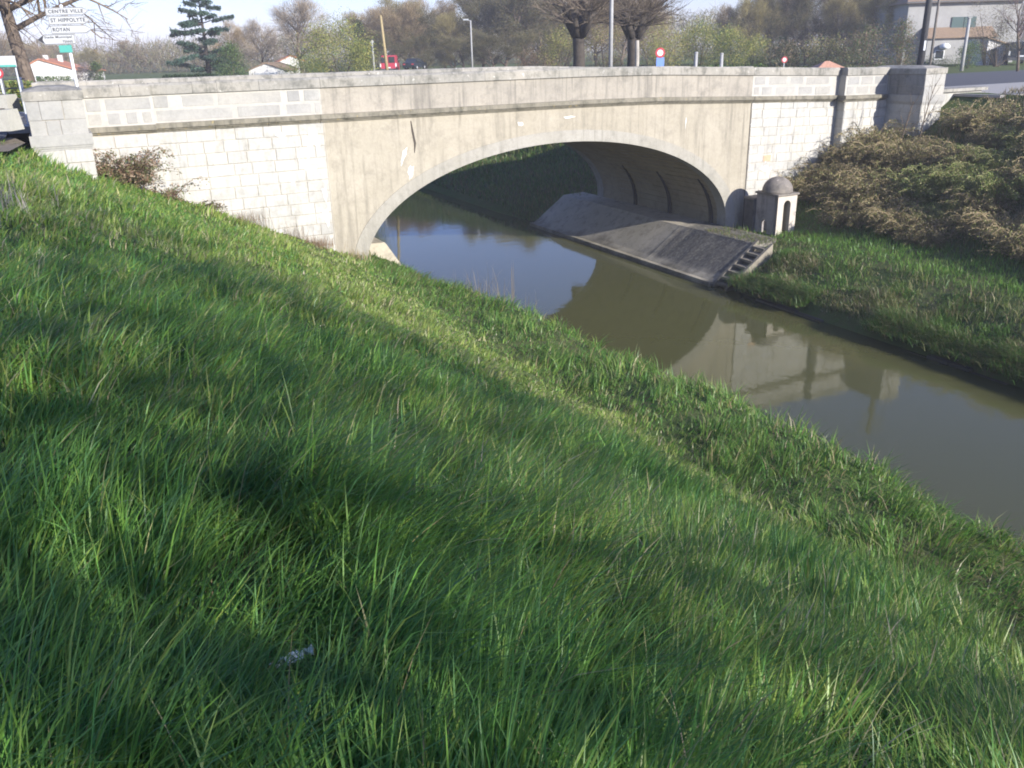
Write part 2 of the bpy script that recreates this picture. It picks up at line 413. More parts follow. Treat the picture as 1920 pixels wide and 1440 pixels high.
# the spring haze: one closed box of thin air round everything
mb = MB(); mb.box(-1150, 1150, -500, 1300, -8.7, 18); hz, hnt, hbs = new_mat('thin_haze'); hnt.nodes.remove(hbs)
hv = hnt.nodes.new('ShaderNodeVolumePrincipled'); hv.inputs['Color'].default_value = (.96, .95, .98, 1); hv.inputs['Density'].default_value = .0011; hv.inputs['Anisotropy'].default_value = .0
hnt.links.new(hv.outputs[0], hnt.nodes['Material Output'].inputs['Volume'])
tag(mb.build('haze', hz), 'thin pale spring haze over the whole place', 'haze', kind='stuff')

# ------------------------------------------------------------------ the bridge
bridge = canal_frame(empty('road_bridge'))
tag(bridge, 'pale stone and concrete road bridge with one wide flattened arch over the canal', 'bridge')
W = 9.3; AC, AZ, AA, AB = 8.2, -4.72, 7.25, 3.42; XA, XB = 7.70, 3.80      # arch ellipse inside and outside
S0, S1 = 0.0, 16.33
z_top = lambda s: camber(s) + 1.06
z_cb = lambda s: camber(s) + .77
z_ct = lambda s: camber(s) + .03
z_c2 = lambda s: camber(s) - .19

def run(mb, s0, s1, y0, y1, zt, zb, step=.8):
    n = max(1, int(math.ceil((s1 - s0) / step))); ss = np.linspace(s0, s1, n + 1); vs = []; fs = []
    for s in ss: vs += [(s, y0, zb(s)), (s, y0, zt(s)), (s, y1, zt(s)), (s, y1, zb(s))]
    for i in range(n):
        for k in range(4):
            k2 = (k + 1) % 4; fs.append((4 * i + k, 4 * i + 4 + k, 4 * i + 4 + k2, 4 * i + k2))
    fs.append((0, 1, 2, 3)); b = 4 * n; fs.append((b + 3, b + 2, b + 1, b)); mb.add(vs, fs)

def spandrel(y0, y1, name):
    mb = MB(); ss = sorted(set(list(np.linspace(S0, S1, 30)) + [AC - XA * cos(t) for t in np.linspace(0, pi, 49)]))
    vs = []; fs = []
    for s in ss:
        q = 1 - ((s - AC) / XA) ** 2
        zb = AZ + XB * sqrt(max(q, 0)) if q > 0 else -7.0
        if abs(q) < 1e-6: zb = AZ
        vs += [(s, y0, zb), (s, y0, float(z_c2(s)) + .001), (s, y1, float(z_c2(s)) + .001), (s, y1, zb)]
    for i in range(len(ss) - 1):
        sa, sb = ss[i], ss[i + 1]
        for k in range(4):
            k2 = (k + 1) % 4; fs.append((4 * i + k, 4 * i + 4 + k, 4 * i + 4 + k2, 4 * i + k2))
    mb.add(vs, fs)
    return mb.build(name, M['concrete'], bridge)
spandrel(0, .55, 'spandrel_wall'); spandrel(W - .55, W, 'spandrel_wall')

def ring(y0, y1):
    mb = MB(); ts = list(np.linspace(0, pi, 61)); vs = []; fs = []
    pin = [(AC - AA, -7.0)] + [(AC - AA * cos(t), AZ + AB * sin(t)) for t in ts] + [(AC + AA, -7.0)]
    pout = [(AC - XA, -7.0)] + [(AC - XA * cos(t), AZ + XB * sin(t)) for t in ts] + [(AC + XA, -7.0)]
    for (a, b), (c_, d_) in zip(pin, pout): vs += [(a, y0, b), (c_, y0, d_), (c_, y1, d_), (a, y1, b)]
    for i in range(len(pin) - 1):
        for k in range(4):
            k2 = (k + 1) % 4; fs.append((4 * i + k, 4 * i + k2, 4 * i + 4 + k2, 4 * i + 4 + k))
    mb.add(vs, fs); return mb.build('arch_ring', M['ring'], bridge)
ring(-.02, .5); ring(W - .5, W + .02)
mb = MB()                                                # vault, with the board marks of its formwork as real ridges
ts = np.linspace(0, pi, 91); prof = [(AC - AA, -7.0)] + [(AC - (AA + .004) * cos(t), AZ + (AB + .004) * sin(t)) for t in ts] + [(AC + AA, -7.0)]
for i in range(len(prof) - 1):
    (a, b), (c_, d_) = prof[i], prof[i + 1]; o = .012 * (i % 2) + .008 * random.random()
    r1 = Vector((a - AC, 0, b - AZ + 2)).normalized() * o
    mb.add([(a + r1.x, .5, b + r1.z), (c_ + r1.x, .5, d_ + r1.z), (c_ + r1.x, W - .5, d_ + r1.z), (a + r1.x, W - .5, b + r1.z)], [(0, 1, 2, 3)])
mb.build('vault', M['soffit'], bridge)
for dd in (.85, 3.55, 6.1):                              # dark tapering strips down the far abutment
    mb = MB(); pts = []; 
    for t in np.linspace(0, .47, 8):
        pts.append((AC + AA * cos(t) - .0, dd + .02 * sin(9 * t), AZ + AB * sin(t)))
    mb.tube([(AC + AA, dd, -5.0)] + pts, [.10] + [.10, .10, .09, .08, .07, .06, .045, .02], 6); mb.build('abutment_strip', M['strip_black'], bridge)

# masonry pieces
def stone(x0, x1, z0, z1, front, name='stone', mat=None, thick=.14, b=.016, par=None, label=None, cf=None):
    """front: local y of the wall face the stone sits in; stands a little proud of it"""
    pr = random.uniform(.006, .016); mb = MB(); cx, cz = (x0 + x1) / 2, (z0 + z1) / 2
    tilt = random.uniform(-.003, .003) * min(1, .5 / (x1 - x0))
    mb.cbox(x0 - cx, x1 - cx, -pr, thick, z0 - cz, z1 - cz, b)
    mb.v = [(x + random.uniform(-.006, .006), y + random.uniform(-.003, .003), z + random.uniform(-.006, .006)) if y < .05 else (x, y, z) for x, y, z in mb.v]
    o = mb.build(name, mat or M['stone'], par or bridge, loc=(cx, front, cz)); o.rotation_euler = (tilt, 0, tilt * .6)
    if label: o['label'] = label
    return o
def courses(x0, x1, ztop, zground, front, jt=.012, h=.33, lmin=.48, lmax=.85, lean=None):
    """stones of a coursed wall from under the cornice down to just below the ground line"""
    k = 0; z1 = ztop
    while True:
        z0 = z1 - h; lo = min(zground(x0), zground(x1), zground((x0 + x1) / 2)) - .35
        if z1 < lo: break
        x = x0 + jt / 2; first = random.uniform(.3, .7) if k % 2 else random.uniform(.5, .8)
        while x < x1 - .08:
            ln = first if x < x0 + .05 else random.uniform(lmin, lmax)
            xe = x + ln
            if x1 - xe < .28: xe = x1 - jt / 2
            sag = float(camber((x + xe) / 2) - camber((x0 + x1) / 2))
            if z1 > zground((x + xe) / 2) - .3:
                stone(x, xe, z0 + jt / 2 + sag, z1 - jt / 2 + sag, front)
            x = xe + jt
        z1 = z0; k += 1
gz = lambda s, dd=.0: float(terrain_z(s, dd + .05, False))

# wall bodies (the mortar shows in the joints)
def wall_body(x0, x1, front, back, zt, mat, name='wall_core', zb=-7.0):
    mb = MB(); run(mb, x0, x1, front, back, zt, lambda s: zb); return mb.build(name, mat, bridge)
BL0, BL1, PL0 = -4.65, -6.35, -7.6                     # left: inner step, pier inner edge, pier outer edge
BR0, BR1, PR1 = 20.72, 23.05, 24.2
YB, YP = -.42, -2.08                                   # local y of the stepped wall and of the pier front
for x0, x1, fr in ((BL0, S0 - .002, 0), (BL1, BL0 - .002, YB), (S1 + .002, BR0, 0), (BR0 + .002, BR1, YB)):
    wall_body(x0, x1, fr + .008, 1.2, lambda s: z_c2(s) + .0, M['joint'])
wall_body(PL0, BL1 - .002, YP + .008, 1.0, lambda s: z_c2(s) - .12, M['joint']); wall_body(BR1 + .002, PR1, YP + .008, 1.0, lambda s: z_c2(s) - .12, M['joint'])
courses(BL0, S0 - .03, -.20, lambda s: gz(s), 0)
courses(BL1, BL0, -.20, lambda s: gz(s, .5), YB)
courses(S1 + .03, BR0, -.39, lambda s: gz(s), 0, lmin=.6, lmax=1.0)
courses(BR0, BR1, -.55, lambda s: gz(s, .5), YB, lmin=.5, lmax=.9)
courses(PL0, BL1, -.33, lambda s: gz(s, 2.1), YP, lmin=.4, lmax=.62)
courses(BR1, PR1, -.70, lambda s: gz(s, 2.1), YP, lmin=.4, lmax=.62)
# sides of the stepped sections seen edge-on
def side_stones(x, y0, y1, ztop, zbot, right=False):
    z1 = ztop; k = 0
    while z1 > zbot:
        z0 = z1 - .33; ys = [y0, y1] if abs(y1 - y0) < .6 else ([y0, y0 + .55, y0 + 1.1, y1] if k % 2 else [y0, y0 + .8, y1])
        for a, b in zip(ys[:-1], ys[1:]):
            mb = MB(); L = b - a - .012; mb.cbox(-L / 2, L / 2, -.006, .1, -.159, .159, .01)
            o = mb.build('stone', M['stone'], bridge, loc=(x + (.004 if right else -.004), (a + b) / 2, (z0 + z1) / 2)); o.rotation_euler = (0, 0, pi / 2 if right else -pi / 2)
        z1 = z0; k += 1
side_stones(BR0, YB, 0, -.55, -3.4)
side_stones(BR1, YP, YB, -.70, -2.2)
# cornice: an upper band and a thin moulding under it
def cornice(x0, x1, fr, end='cornice'):
    mb = MB()
    run(mb, x0, x1, fr - .17, fr + .3, z_ct, lambda s: z_ct(s) - .13)
    run(mb, x0 + .003, x1 - .003, fr - .11, fr + .3, lambda s: z_ct(s) - .132, lambda s: z_ct(s) - .175)
    run(mb, x0 + .005, x1 - .005, fr - .055, fr + .3, lambda s: z_ct(s) - .178, lambda s: z_c2(s) - .002)
    return mb.build(end, M['cornice'], bridge)
cornice(S0 - .1, S1 - .012, 0)
x = BL0 + .002
for xe in (-3.1, -1.62, S0 - .104): cornice(x, xe - .008, 0); x = xe
cornice(S1 + .012, 18.4, 0); cornice(18.41, BR0 - .17, 0); cornice(BR0 - .168, BR1 - .172, YB)
cornice(BL1 + .002, BL0 - .002, YB + .10)
def ring_cornice(x0, x1, dz=-.13):
    mb = MB()
    for a, t, b in ((.06, 0, -.26), (.035, -.262, -.31), (.015, -.312, -.36)):
        run(mb, x0 - a, x1 + a, YP - a, 1.0, lambda s: camber(s) + dz + t + .15, lambda s: camber(s) + dz + b + .15)
    return mb.build('cornice', M['parapet_stone'], bridge)
ring_cornice(PL0, BL1); ring_cornice(BR1, PR1)
# parapets: core, blocks, coping
PT = .42
mb = MB(); run(mb, S0, S1, .012, PT, z_cb, z_ct); mb.build('parapet_panel', M['parapet_concrete'], bridge)
for x0, x1, fr in ((BL0, S0 - .002, 0), (BL1, BL0 - .002, YB + .06), (S1 + .004, BR0, 0), (BR0 + .002, BR1, YB + .06)):
    mb = MB(); run(mb, x0, x1, fr + .012, fr + PT + .04, z_cb, z_ct); mb.build('parapet_core', M['mortar'], bridge)
def parapet_row(xs, lo, hi, fr, w=.07):
    """xs: (x0, x1) of the grey blocks showing between the wide pale joints"""
    for a, b in xs:
        c0 = float(camber((a + b) / 2)); stone(a, b, lo + c0, hi + c0, fr + .016, 'parapet_stone', M['parapet_stone'], .1, .018)
U0, U1, L0_, L1_ = .42, .73, .07, .37
parapet_row([(-4.60, -4.22), (-3.86, -3.02), (-2.92, -1.15), (-.98, -.62), (-.5, -.03)], U0, U1, 0)
parapet_row([(-4.58, -2.55), (-2.42, -1.22), (-1.05, -.3), (-.22, -.04)], L0_, L1_, 0)
parapet_row([(-6.28, -5.92), (-5.82, -4.70)], U0, U1, YB + .06); parapet_row([(-6.28, -5.95), (-5.82, -5.5), (-5.36, -5.08), (-4.96, -4.72)], L0_, L1_, YB + .06)
parapet_row([(16.42, 16.95), (17.12, 18.0), (18.18, 18.85), (19.0, 20.2)], U0 + .02, U1, 0); parapet_row([(16.40, 16.68), (16.8, 17.3), (17.5, 18.45), (18.65, 19.35), (19.5, 20.3)], L0_, L1_, 0)
parapet_row([(20.82, 21.45), (21.56, 22.2), (22.3, 22.98)], U0, U1, YB + .06); parapet_row([(20.82, 21.2), (21.32, 22.0), (22.1, 22.98)], L0_, L1_, YB + .06)
# big dressed blocks of the two end piers
def pier_blocks(x0, x1, rows, c0, side):
    mb = MB(); mb.box(x0 + .01, x1 - .01, YP + .01, .6, -.1 + c0, .80 + c0); mb.build('pier_core', M['joint'], bridge)
    for z0, z1, cuts in rows:
        xs = [x0 + (x1 - x0) * t for t in cuts]
        for a, b in zip(xs[:-1], xs[1:]): stone(a + .005, b - .005, z0 + c0 + .005, z1 + c0 - .005, YP, 'pier_stone', M['parapet_stone'], .12, .01)
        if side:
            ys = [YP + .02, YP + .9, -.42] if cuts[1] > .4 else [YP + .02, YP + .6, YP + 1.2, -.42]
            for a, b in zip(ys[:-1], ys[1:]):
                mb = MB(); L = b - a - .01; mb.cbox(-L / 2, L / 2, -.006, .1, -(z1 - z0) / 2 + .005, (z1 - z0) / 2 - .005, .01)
                o = mb.build('pier_stone', M['shaded_stained_stone'], bridge, loc=(x0 + .002, (a + b) / 2, (z0 + z1) / 2 + c0)); o.rotation_euler = (0, 0, -pi / 2)
rowsP = [(.36, .80, (0, .23, .62, 1)), (-.03, .36, (0, .28, .53, 1))]
pier_blocks(PL0, BL1, rowsP, 0, False); pier_blocks(BR1, PR1, [(.36, .80, (0, .5, 1)), (-.03, .36, (0, .35, 1))], -.40, True)
def coping(x0, x1, fr, bk, label=None, extra=0):
    mb = MB(); h0 = .76; n = max(1, int((x1 - x0) / .8)); c = .035
    ss = np.linspace(x0 + .004, x1 - .004, n + 1); vs = []; fs = []
    for s in ss:
        b = float(camber(s)); j = random.uniform(-.006, .006)
        vs += [(s, fr, b + .772), (s, fr + .003 + j * .3, b + 1.0 + extra), (s, fr + .06, b + 1.055 + extra + j), (s, bk - .06, b + 1.055 + extra + j), (s, bk, b + 1.0 + extra), (s, bk, b + .772)]
    for i in range(n):
        for k in range(6):
            k2 = (k + 1) % 6; fs.append((6 * i + k, 6 * i + 6 + k, 6 * i + 6 + k2, 6 * i + k2))
    fs.append((0, 1, 2, 3, 4, 5)); b = 6 * n; fs.append(tuple(b + k for k in (5, 4, 3, 2, 1, 0)))
    mb.add(vs, fs); return mb.build('coping_stone', M['coping'], bridge)
for a, b in zip((BL0, -3.55, -2.9, -1.75, S0), (-3.55, -2.9, -1.75, S0, None)):
    if b is not None: coping(a, b, -.045, PT + .05)
cc = [0, 2.6, 5.3, 8.0, 10.7, 13.4, S1]
for a, b in zip(cc[:-1], cc[1:]): coping(a, b, -.05, PT + .05)
for a, b in ((S1, 17.6), (17.6, 19.1), (19.1, BR0)): coping(a + .004, b, -.045, PT + .05)
for a, b in ((BL1, -5.4), (-5.4, BL0)): coping(a, b - .003, YB + .02, .1)
for a, b in ((BR0 + .003, 21.9), (21.9, BR1)): coping(a, b, YB + .02, .1)
for x0, x1, c0 in ((PL0, BL1, 0), (BR1, PR1, -.40)):
    mb = MB(); x0 -= .03; x1 += .03; xm, ym = (x0 + x1) / 2, (YP + .5) / 2; z = .805 + c0
    mb.add([(x0, YP - .03, z), (x1, YP - .03, z), (x1, .6, z), (x0, .6, z), (x0, YP - .03, z + .21), (x1, YP - .03, z + .21), (x1, .6, z + .21), (x0, .6, z + .21),
            (xm - .3, YP + .4, z + .30), (xm + .3, YP + .4, z + .30), (xm + .3, .3, z + .30), (xm - .3, .3, z + .30)],
           [(0, 3, 2, 1), (0, 1, 5, 4), (1, 2, 6, 5), (2, 3, 7, 6), (3, 0, 4, 7), (4, 5, 9, 8), (5, 6, 10, 9), (6, 7, 11, 10), (7, 4, 8, 11), (8, 9, 10, 11)])
    mb.build('pier_cap', M['coping'], bridge)
# far parapet and the fill between
mb = MB(); run(mb, -7.6, 24.2, W - PT, W - .01, z_cb, lambda s: z_c2(s)); mb.build('far_parapet', M['mortar'], bridge)
x = -7.6
for xe in (-5.9, -4.3, -2.2, 0.9, 4.4, 8.2, 12, 16.3, 19, 21.5, 24.2):
    o = coping(x, xe, W - PT - .05, W + .05, extra=-.03); x = xe
mb = MB(); run(mb, -7.6, S0, W - 1.2, W - .02, lambda s: z_c2(s) - .003, lambda s: -7); mb.build('far_wall', M['stone'], bridge); mb = MB(); run(mb, S1, 24.2, W - 1.2, W - .02, lambda s: z_c2(s) - .003, lambda s: -7); mb.build('far_wall', M['stone'], bridge)
mb = MB(); run(mb, -7.4, 24, .3, W - .3, lambda s: z_c2(s) + .12, lambda s: z_c2(s) - .12); mb.build('deck', M['soffit'], bridge)
# retaining wall beyond the right pier
mb = MB(); mb.box(PR1 + .03, 27.2, -1.55, -.9, -4, -.34); mb.build('retaining_wall', M['stone'], bridge)
mb = MB(); mb.box(PR1 + .12, 27.4, -1.68, -.8, -.337, -.22); mb.build('retaining_coping', M['coping'], bridge)
# white plaster patches, chips and a crack
def blotch(cx, cz, w, h, lean=0, name='plaster_patch', mat='patch', y=-.016, n=22):
    """ragged flake of plaster: an uneven outline pinched towards its lower end"""
    poly = []; r = 1.0; ph = random.uniform(0, 6)
    for k in range(n):
        t = 2 * pi * k / n; r = .72 + .16 * sin(2 * t + ph) + .13 * sin(5 * t + 2 * ph) + random.uniform(-.14, .14)
        a, b = w / 2 * cos(t) * r, h / 2 * sin(t) * r; a *= 1 + .5 * sin(t)
        poly.append((cx + a + lean * b, cz + b))
    mb = MB(); mb.prism(poly, y, y + .03); return mb.build(name, M[mat], bridge)
for a in ((-.38, -.55, .28, .6, .1), (-.52, -1.0, .22, .5, .4), (-.75, -1.35, .20, .4, -.4), (-.5, -1.5, .5, .14, 0), (-1.15, -1.75, .26, .42, -.5), (-.25, -.9, .18, .3, 0), (-1.3, -.5, .3, .22, 0), (-.18, -2.3, .2, .45, 0), (-.2, -3.0, .24, .7, 0)): blotch(*a)
for a in ((2.42, -1.35, .17, .62, .45), (2.62, -1.85, .2, .6, .22), (6.55, -.62, .22, .2, -.3), (8.4, -.5, .5, .09, 0), (13.3, -.95, .05, .5, 0), (16.45, -1.2, .22, .12, 0), (17.35, -2.95, .55, .42, .2), (16.42, -2.2, .14, .12, 0)): blotch(*a, y=-.012)
blotch(17.3, -2.55, .34, .24, 0, y=-.014)['label'] = 'pale plaster square'
bx = stone(17.12, 17.5, -2.62, -2.38, -.012, mat=plain('orange_stone', (.5, .34, .22), .9, var=.15)); bx['label'] = 'orange brown stone'
mb = MB(); mb.prism([(2.72, -.3), (2.75, -.31), (2.80, -.62), (2.86, -.98), (2.80, -1.28), (2.78, -1.27), (2.79, -.98), (2.735, -.62)], -.006, .01); mb.build('crack', M['crack'], bridge)
for xx in (S1 + .001,):
    mb = MB(); mb.box(xx - .014, xx + .014, -.012, .05, -6, -.42); mb.build('expansion_joint', M['crack'], bridge)
mb = MB(); mb.box(-.012, .012, -.004, .05, -5.5, -.21); mb.build('expansion_joint', M['joint'], bridge)

# ------------------------------------------------------------------ aprons under the arch, steps
ap = canal_frame(empty('stone_apron')); tag(ap, 'sloping concrete apron with a black stained paved end, under the arch on the far bank', 'apron')
def apron(par, side, d0, d1, mat, name, n=1, foot=4.38, top=6.1, lift=0, zt=-5.0):
    sg = 1 if side > 0 else -1; mb = MB(); k = 14; vs = []; fs = []
    prof = [(foot - .1, -7), (foot, -6.18), (foot + .28, -6.02), (top - .06, zt - .05), (top, zt), (7.24 if side > 0 else 7.24, zt + .05), (7.24, -7)]
    ds = np.linspace(d0, d1, k + 1); m_ = len(prof)
    for dd in ds:
        for i, (u, z) in enumerate(prof):
            j = random.uniform(-.012, .012) if 0 < i < 5 else 0
            vs.append((AC + sg * (u + (lift if i < 4 else 0) * -.0), -dd, z + j + lift))
    for i in range(k):
        for q in range(m_ - 1):
            f = (m_ * i + q, m_ * i + q + 1, m_ * i + m_ + q + 1, m_ * i + m_ + q); fs.append(f if sg > 0 else f[::-1])
    fs.append(tuple(range(m_))); fs.append(tuple(m_ * k + q for q in range(m_ - 1, -1, -1)))
    mb.add(vs, fs); return mb.build(name, mat, par)
def apron_material():
    m = M['slab'].copy(); m.name = 'stained_slab'; nt = m.node_tree; bs = nt.nodes['Principled BSDF']; base = bs.inputs['Base Color'].links[0].from_socket
    p = pos(nt); sx = nd(nt, 'ShaderNodeSeparateXYZ'); nt.links.new(p, sx.inputs[0]); n1 = noise(nt, p, 1.1, 6, .65); n2 = noise(nt, p, 9, 6, .75)
    def mth(op, a, b):
        q = nd(nt, 'ShaderNodeMath', operation=op)
        for i, v in enumerate((a, b)):
            if hasattr(v, 'links'): nt.links.new(v, q.inputs[i])
            else: q.inputs[i].default_value = v
        return q.outputs[0]
    d = mth('SUBTRACT', 26.03, sx.outputs[1]); d = mth('ADD', d, mth('MULTIPLY', mth('SUBTRACT', n1, .5), 3.2))       # distance in front of the bridge face
    a = ramp(nt, mth('MULTIPLY', mth('ADD', d, 2.2), .5), [(.3, 0), (.75, 1)])
    h = mth('ADD', sx.outputs[2], mth('MULTIPLY', mth('SUBTRACT', n1, .5), .5)); b = ramp(nt, mth('MULTIPLY', mth('ADD', h, 6.15), 2.6), [(.25, 0), (.7, 1)])
    black = ramp(nt, n2, [(.35, (.06, .056, .05)), (.52, (.13, .122, .105)), (.68, (.30, .275, .22))])
    nt.links.new(mix(nt, mth('MULTIPLY', mth('MULTIPLY', a, b), .92), base, black), bs.inputs['Base Color']); return m
M['stained_slab'] = apron_material()
apron(ap, 1, -10.6, -1.3, M['stained_slab'], 'smooth_slab'); apron(ap, 1, -1.29, 2.85, M['stained_slab'], 'stained_paving', lift=.01)
mb = MB(); mb.box(12.42, 12.62, -2.9, 10.6, -7, -6.14); mb.build('foot_kerb', M['stained_slab'], ap)
al = canal_frame(empty('stone_apron')); tag(al, 'small pale stone ledge at the foot of the arch on the grassy near bank', 'apron')
apron(al, -1, -10.6, -3.6, M['slab'], 'sloping_slab', foot=4.35, top=5.45, zt=-4.75)
st = canal_frame(empty('stone_steps')); tag(st, 'short flight of old stone steps from the water to the booth', 'steps')
ns = 7; D0, D1 = 2.95, 3.68
for k in range(ns):
    s = 12.60 + k * .26; z = -6.14 + k * .185
    mb = MB(); mb.cbox(s, s + .22, -D1 + .06, -D0 - .06, z - .09, z, .02); mb.build('step', M['old_slab'], st)
for dd in (D0, D1):
    mb = MB(); mb.add([(12.5, -dd - .06, -6.22), (12.5, -dd + .06, -6.22), (14.45, -dd + .06, -4.86), (14.45, -dd - .06, -4.86), (12.5, -dd - .06, -7), (12.5, -dd + .06, -7), (14.45, -dd + .06, -7), (14.45, -dd - .06, -7)],
                       [(0, 3, 2, 1), (0, 1, 5, 4), (1, 2, 6, 5), (2, 3, 7, 6), (3, 0, 4, 7)]); mb.build('string_wall', M['old_slab'], st)
mb = MB(); mb.add([(12.5, -D1 + .06, -6.5), (12.5, -D0 - .06, -6.5), (14.4, -D0 - .06, -5.16), (14.4, -D1 + .06, -5.16), (12.5, -D1 + .06, -7), (12.5, -D0 - .06, -7), (14.4, -D0 - .06, -7), (14.4, -D1 + .06, -7)], [(0, 3, 2, 1), (0, 1, 5, 4), (2, 3, 7, 6)])
mb.build('stair_bed', M['dark_slab'], st)

# ------------------------------------------------------------------ little domed booth
bt = canal_frame(empty('stone_booth')); tag(bt, 'tiny domed stone booth with an arched doorway beside the arch', 'booth')
bx0, bx1, by0, by1, bz0, bz1 = 16.06, 16.98, -2.12, -.98, -5.15, -3.60
def arch_panel(w, h, ow, oh, k=8):
    """front panel in x,z with an arched opening, as quads; x centred, z from 0"""
    r = ow / 2; vs = []; fs = []
    inner = [(-r, 0), (-r, oh - r)] + [(-r * cos(t), oh - r + r * sin(t)) for t in np.linspace(0, pi, k + 1)[1:-1]] + [(r, oh - r), (r, 0)]
    n = len(inner); outer = []
    for i, (x, z) in enumerate(inner):
        if i == 0: outer.append((-w / 2, 0))
        elif i == n - 1: outer.append((w / 2, 0))
        else:
            t = (i - 1) / (n - 3)
            if t < .25: outer.append((-w / 2, oh - r + (h - oh + r) * t / .25))
            elif t > .75: outer.append((w / 2, h - (h - oh + r) * (t - .75) / .25))
            else: outer.append((-w / 2 + w * (t - .25) / .5, h))
    return inner, outer
inner, outer = arch_panel(bx1 - bx0, bz1 - bz0, .34, 1.38)
mb = MB(); n = len(inner); cx = (bx0 + bx1) / 2; vs = []
for y in (by0, by0 + .16):
    for x, z in inner: vs.append((cx + x, y, bz0 + z))
    for x, z in outer: vs.append((cx + x, y, bz0 + z))
fs = []
for i in range(n - 1):
    fs.append((i, i + 1, n + i + 1, n + i)); fs.append((2 * n + i, 3 * n + i, 3 * n + i + 1, 2 * n + i + 1)); fs.append((i, 2 * n + i, 2 * n + i + 1, i + 1))
mb.add(vs, fs); mb.build('front_wall', M['booth'], bt)
inner, outer = arch_panel(by1 - by0 - .17, bz1 - bz0, .3, .62)
mb = MB(); n = len(inner); cy = (by0 + .17 + by1) / 2; vs = []
for x in (bx0, bx0 + .14):
    for y, z in inner: vs.append((x, cy - y, bz0 + z))
    for y, z in outer: vs.append((x, cy - y, bz0 + z))
mb.add(vs, fs[:0] + [f for i in range(n - 1) for f in ((i, i + 1, n + i + 1, n + i), (2 * n + i, 3 * n + i, 3 * n + i + 1, 2 * n + i + 1), (i, 2 * n + i, 2 * n + i + 1, i + 1))])
mb.build('side_wall', M['booth_shaded'], bt)
mb = MB(); mb.box(bx1 - .14, bx1 - .002, by0 + .165, by1, bz0, bz1); mb.build('side_wall', M['booth'], bt)
mb = MB(); mb.box(bx0 + .145, bx1 - .145, by1 - .15, by1, bz0, bz1); mb.build('back_wall', M['booth_shaded'], bt)
mb = MB(); mb.cbox(bx0 - .06, bx1 + .06, by0 - .06, by1 + .05, bz1 + .002, bz1 + .075, .015); mb.build('eaves_slab', M['dome'], bt)
mb = MB(); rr = .56; mb.lathe([(rr * 1.0, 0)] + [(rr * cos(t), .04 + .52 * sin(t)) for t in np.linspace(0, 1.5, 9)], 20, (cx, (by0 + by1) / 2, bz1 + .077)); mb.build('dome', M['dome'], bt, True)
ba = canal_frame(empty('low_stone_shed')); tag(ba, 'low blackened stone block squeezed between the domed booth and the bridge', 'shed')
mb = MB(); mb.cbox(15.98, 16.6, -.96, -.42, -5.2, -3.86, .04); mb.build('shed_wall', M['black_stone'], ba)
mb = MB(); mb.cbox(15.95, 16.63, -.965, -.40, -3.858, -3.78, .03); mb.build('shed_lid', M['dome'], ba)

# ------------------------------------------------------------------ grass and ground cover
def blades(P, L, wd, az, lean, face, nseg):
    """P base points; returns verts, faces for flat curved tapering blades"""
    n = len(P); ts = np.array([0, .38, .74, 1.0]) if nseg == 3 else np.array([0, .55, 1.0])
    dirv = np.stack([np.cos(az), np.sin(az), np.zeros(n)], 1); side = np.stack([np.cos(face), np.sin(face), np.zeros(n)], 1)
    rows = []
    for t in ts[:-1]:
        c = P + dirv * (L * lean * t ** 1.7)[:, None]; c[:, 2] += L * (t - .42 * lean * t * t)
        hw = (wd * .5 * (1 - t ** 1.6 * .85))[:, None]; rows += [c - side * hw, c + side * hw]
    c = P + dirv * (L * lean)[:, None]; c[:, 2] += L * (1 - .42 * lean); rows.append(c)
    k = len(rows); V = np.stack(rows, 1).reshape(-1, 3); b = np.arange(n)[:, None] * k; fq = []
    for q in range(len(ts) - 2): fq.append(b + np.array([2 * q, 2 * q + 1, 2 * q + 3, 2 * q + 2]))
    e = k - 3; ft = b + np.array([e, e + 1, k - 1])
    return V, np.concatenate(fq), ft, k
def grass_object(name, sets, mat, label, cat):
    Vs, Fq, Ft, Cs = [], [], [], []; off = 0
    for (P, L, wd, az, lean, face, nseg, col) in sets:
        if len(P) == 0: continue
        V, fq, ft, k = blades(P, L, wd, az, lean, face, nseg)
        Vs.append(V); Fq.append(fq + off); Ft.append(ft + off); Cs.append(np.repeat(col, k, 0)); off += len(V)
    me = np_mesh(name, np.concatenate(Vs), [np.concatenate(Fq), np.concatenate(Ft)], np.concatenate(Cs))
    o = link(name, me, mat); return tag(o, label, cat, kind='stuff')
def in_view(P, m=260):
    x, y, z = project(P); return (z > .3) & (x > -m) & (x < 1920 + m) & (y > -m) & (y < 1440 + m)
def palette(n, cols, wts):
    idx = RNG.choice(len(cols), n, p=np.array(wts) / sum(wts)); c = np.array(cols)[idx]
    return np.clip(c * RNG.uniform(.75, 1.25, (n, 1)) * RNG.uniform(.92, 1.08, (n, 3)), 0, 1)

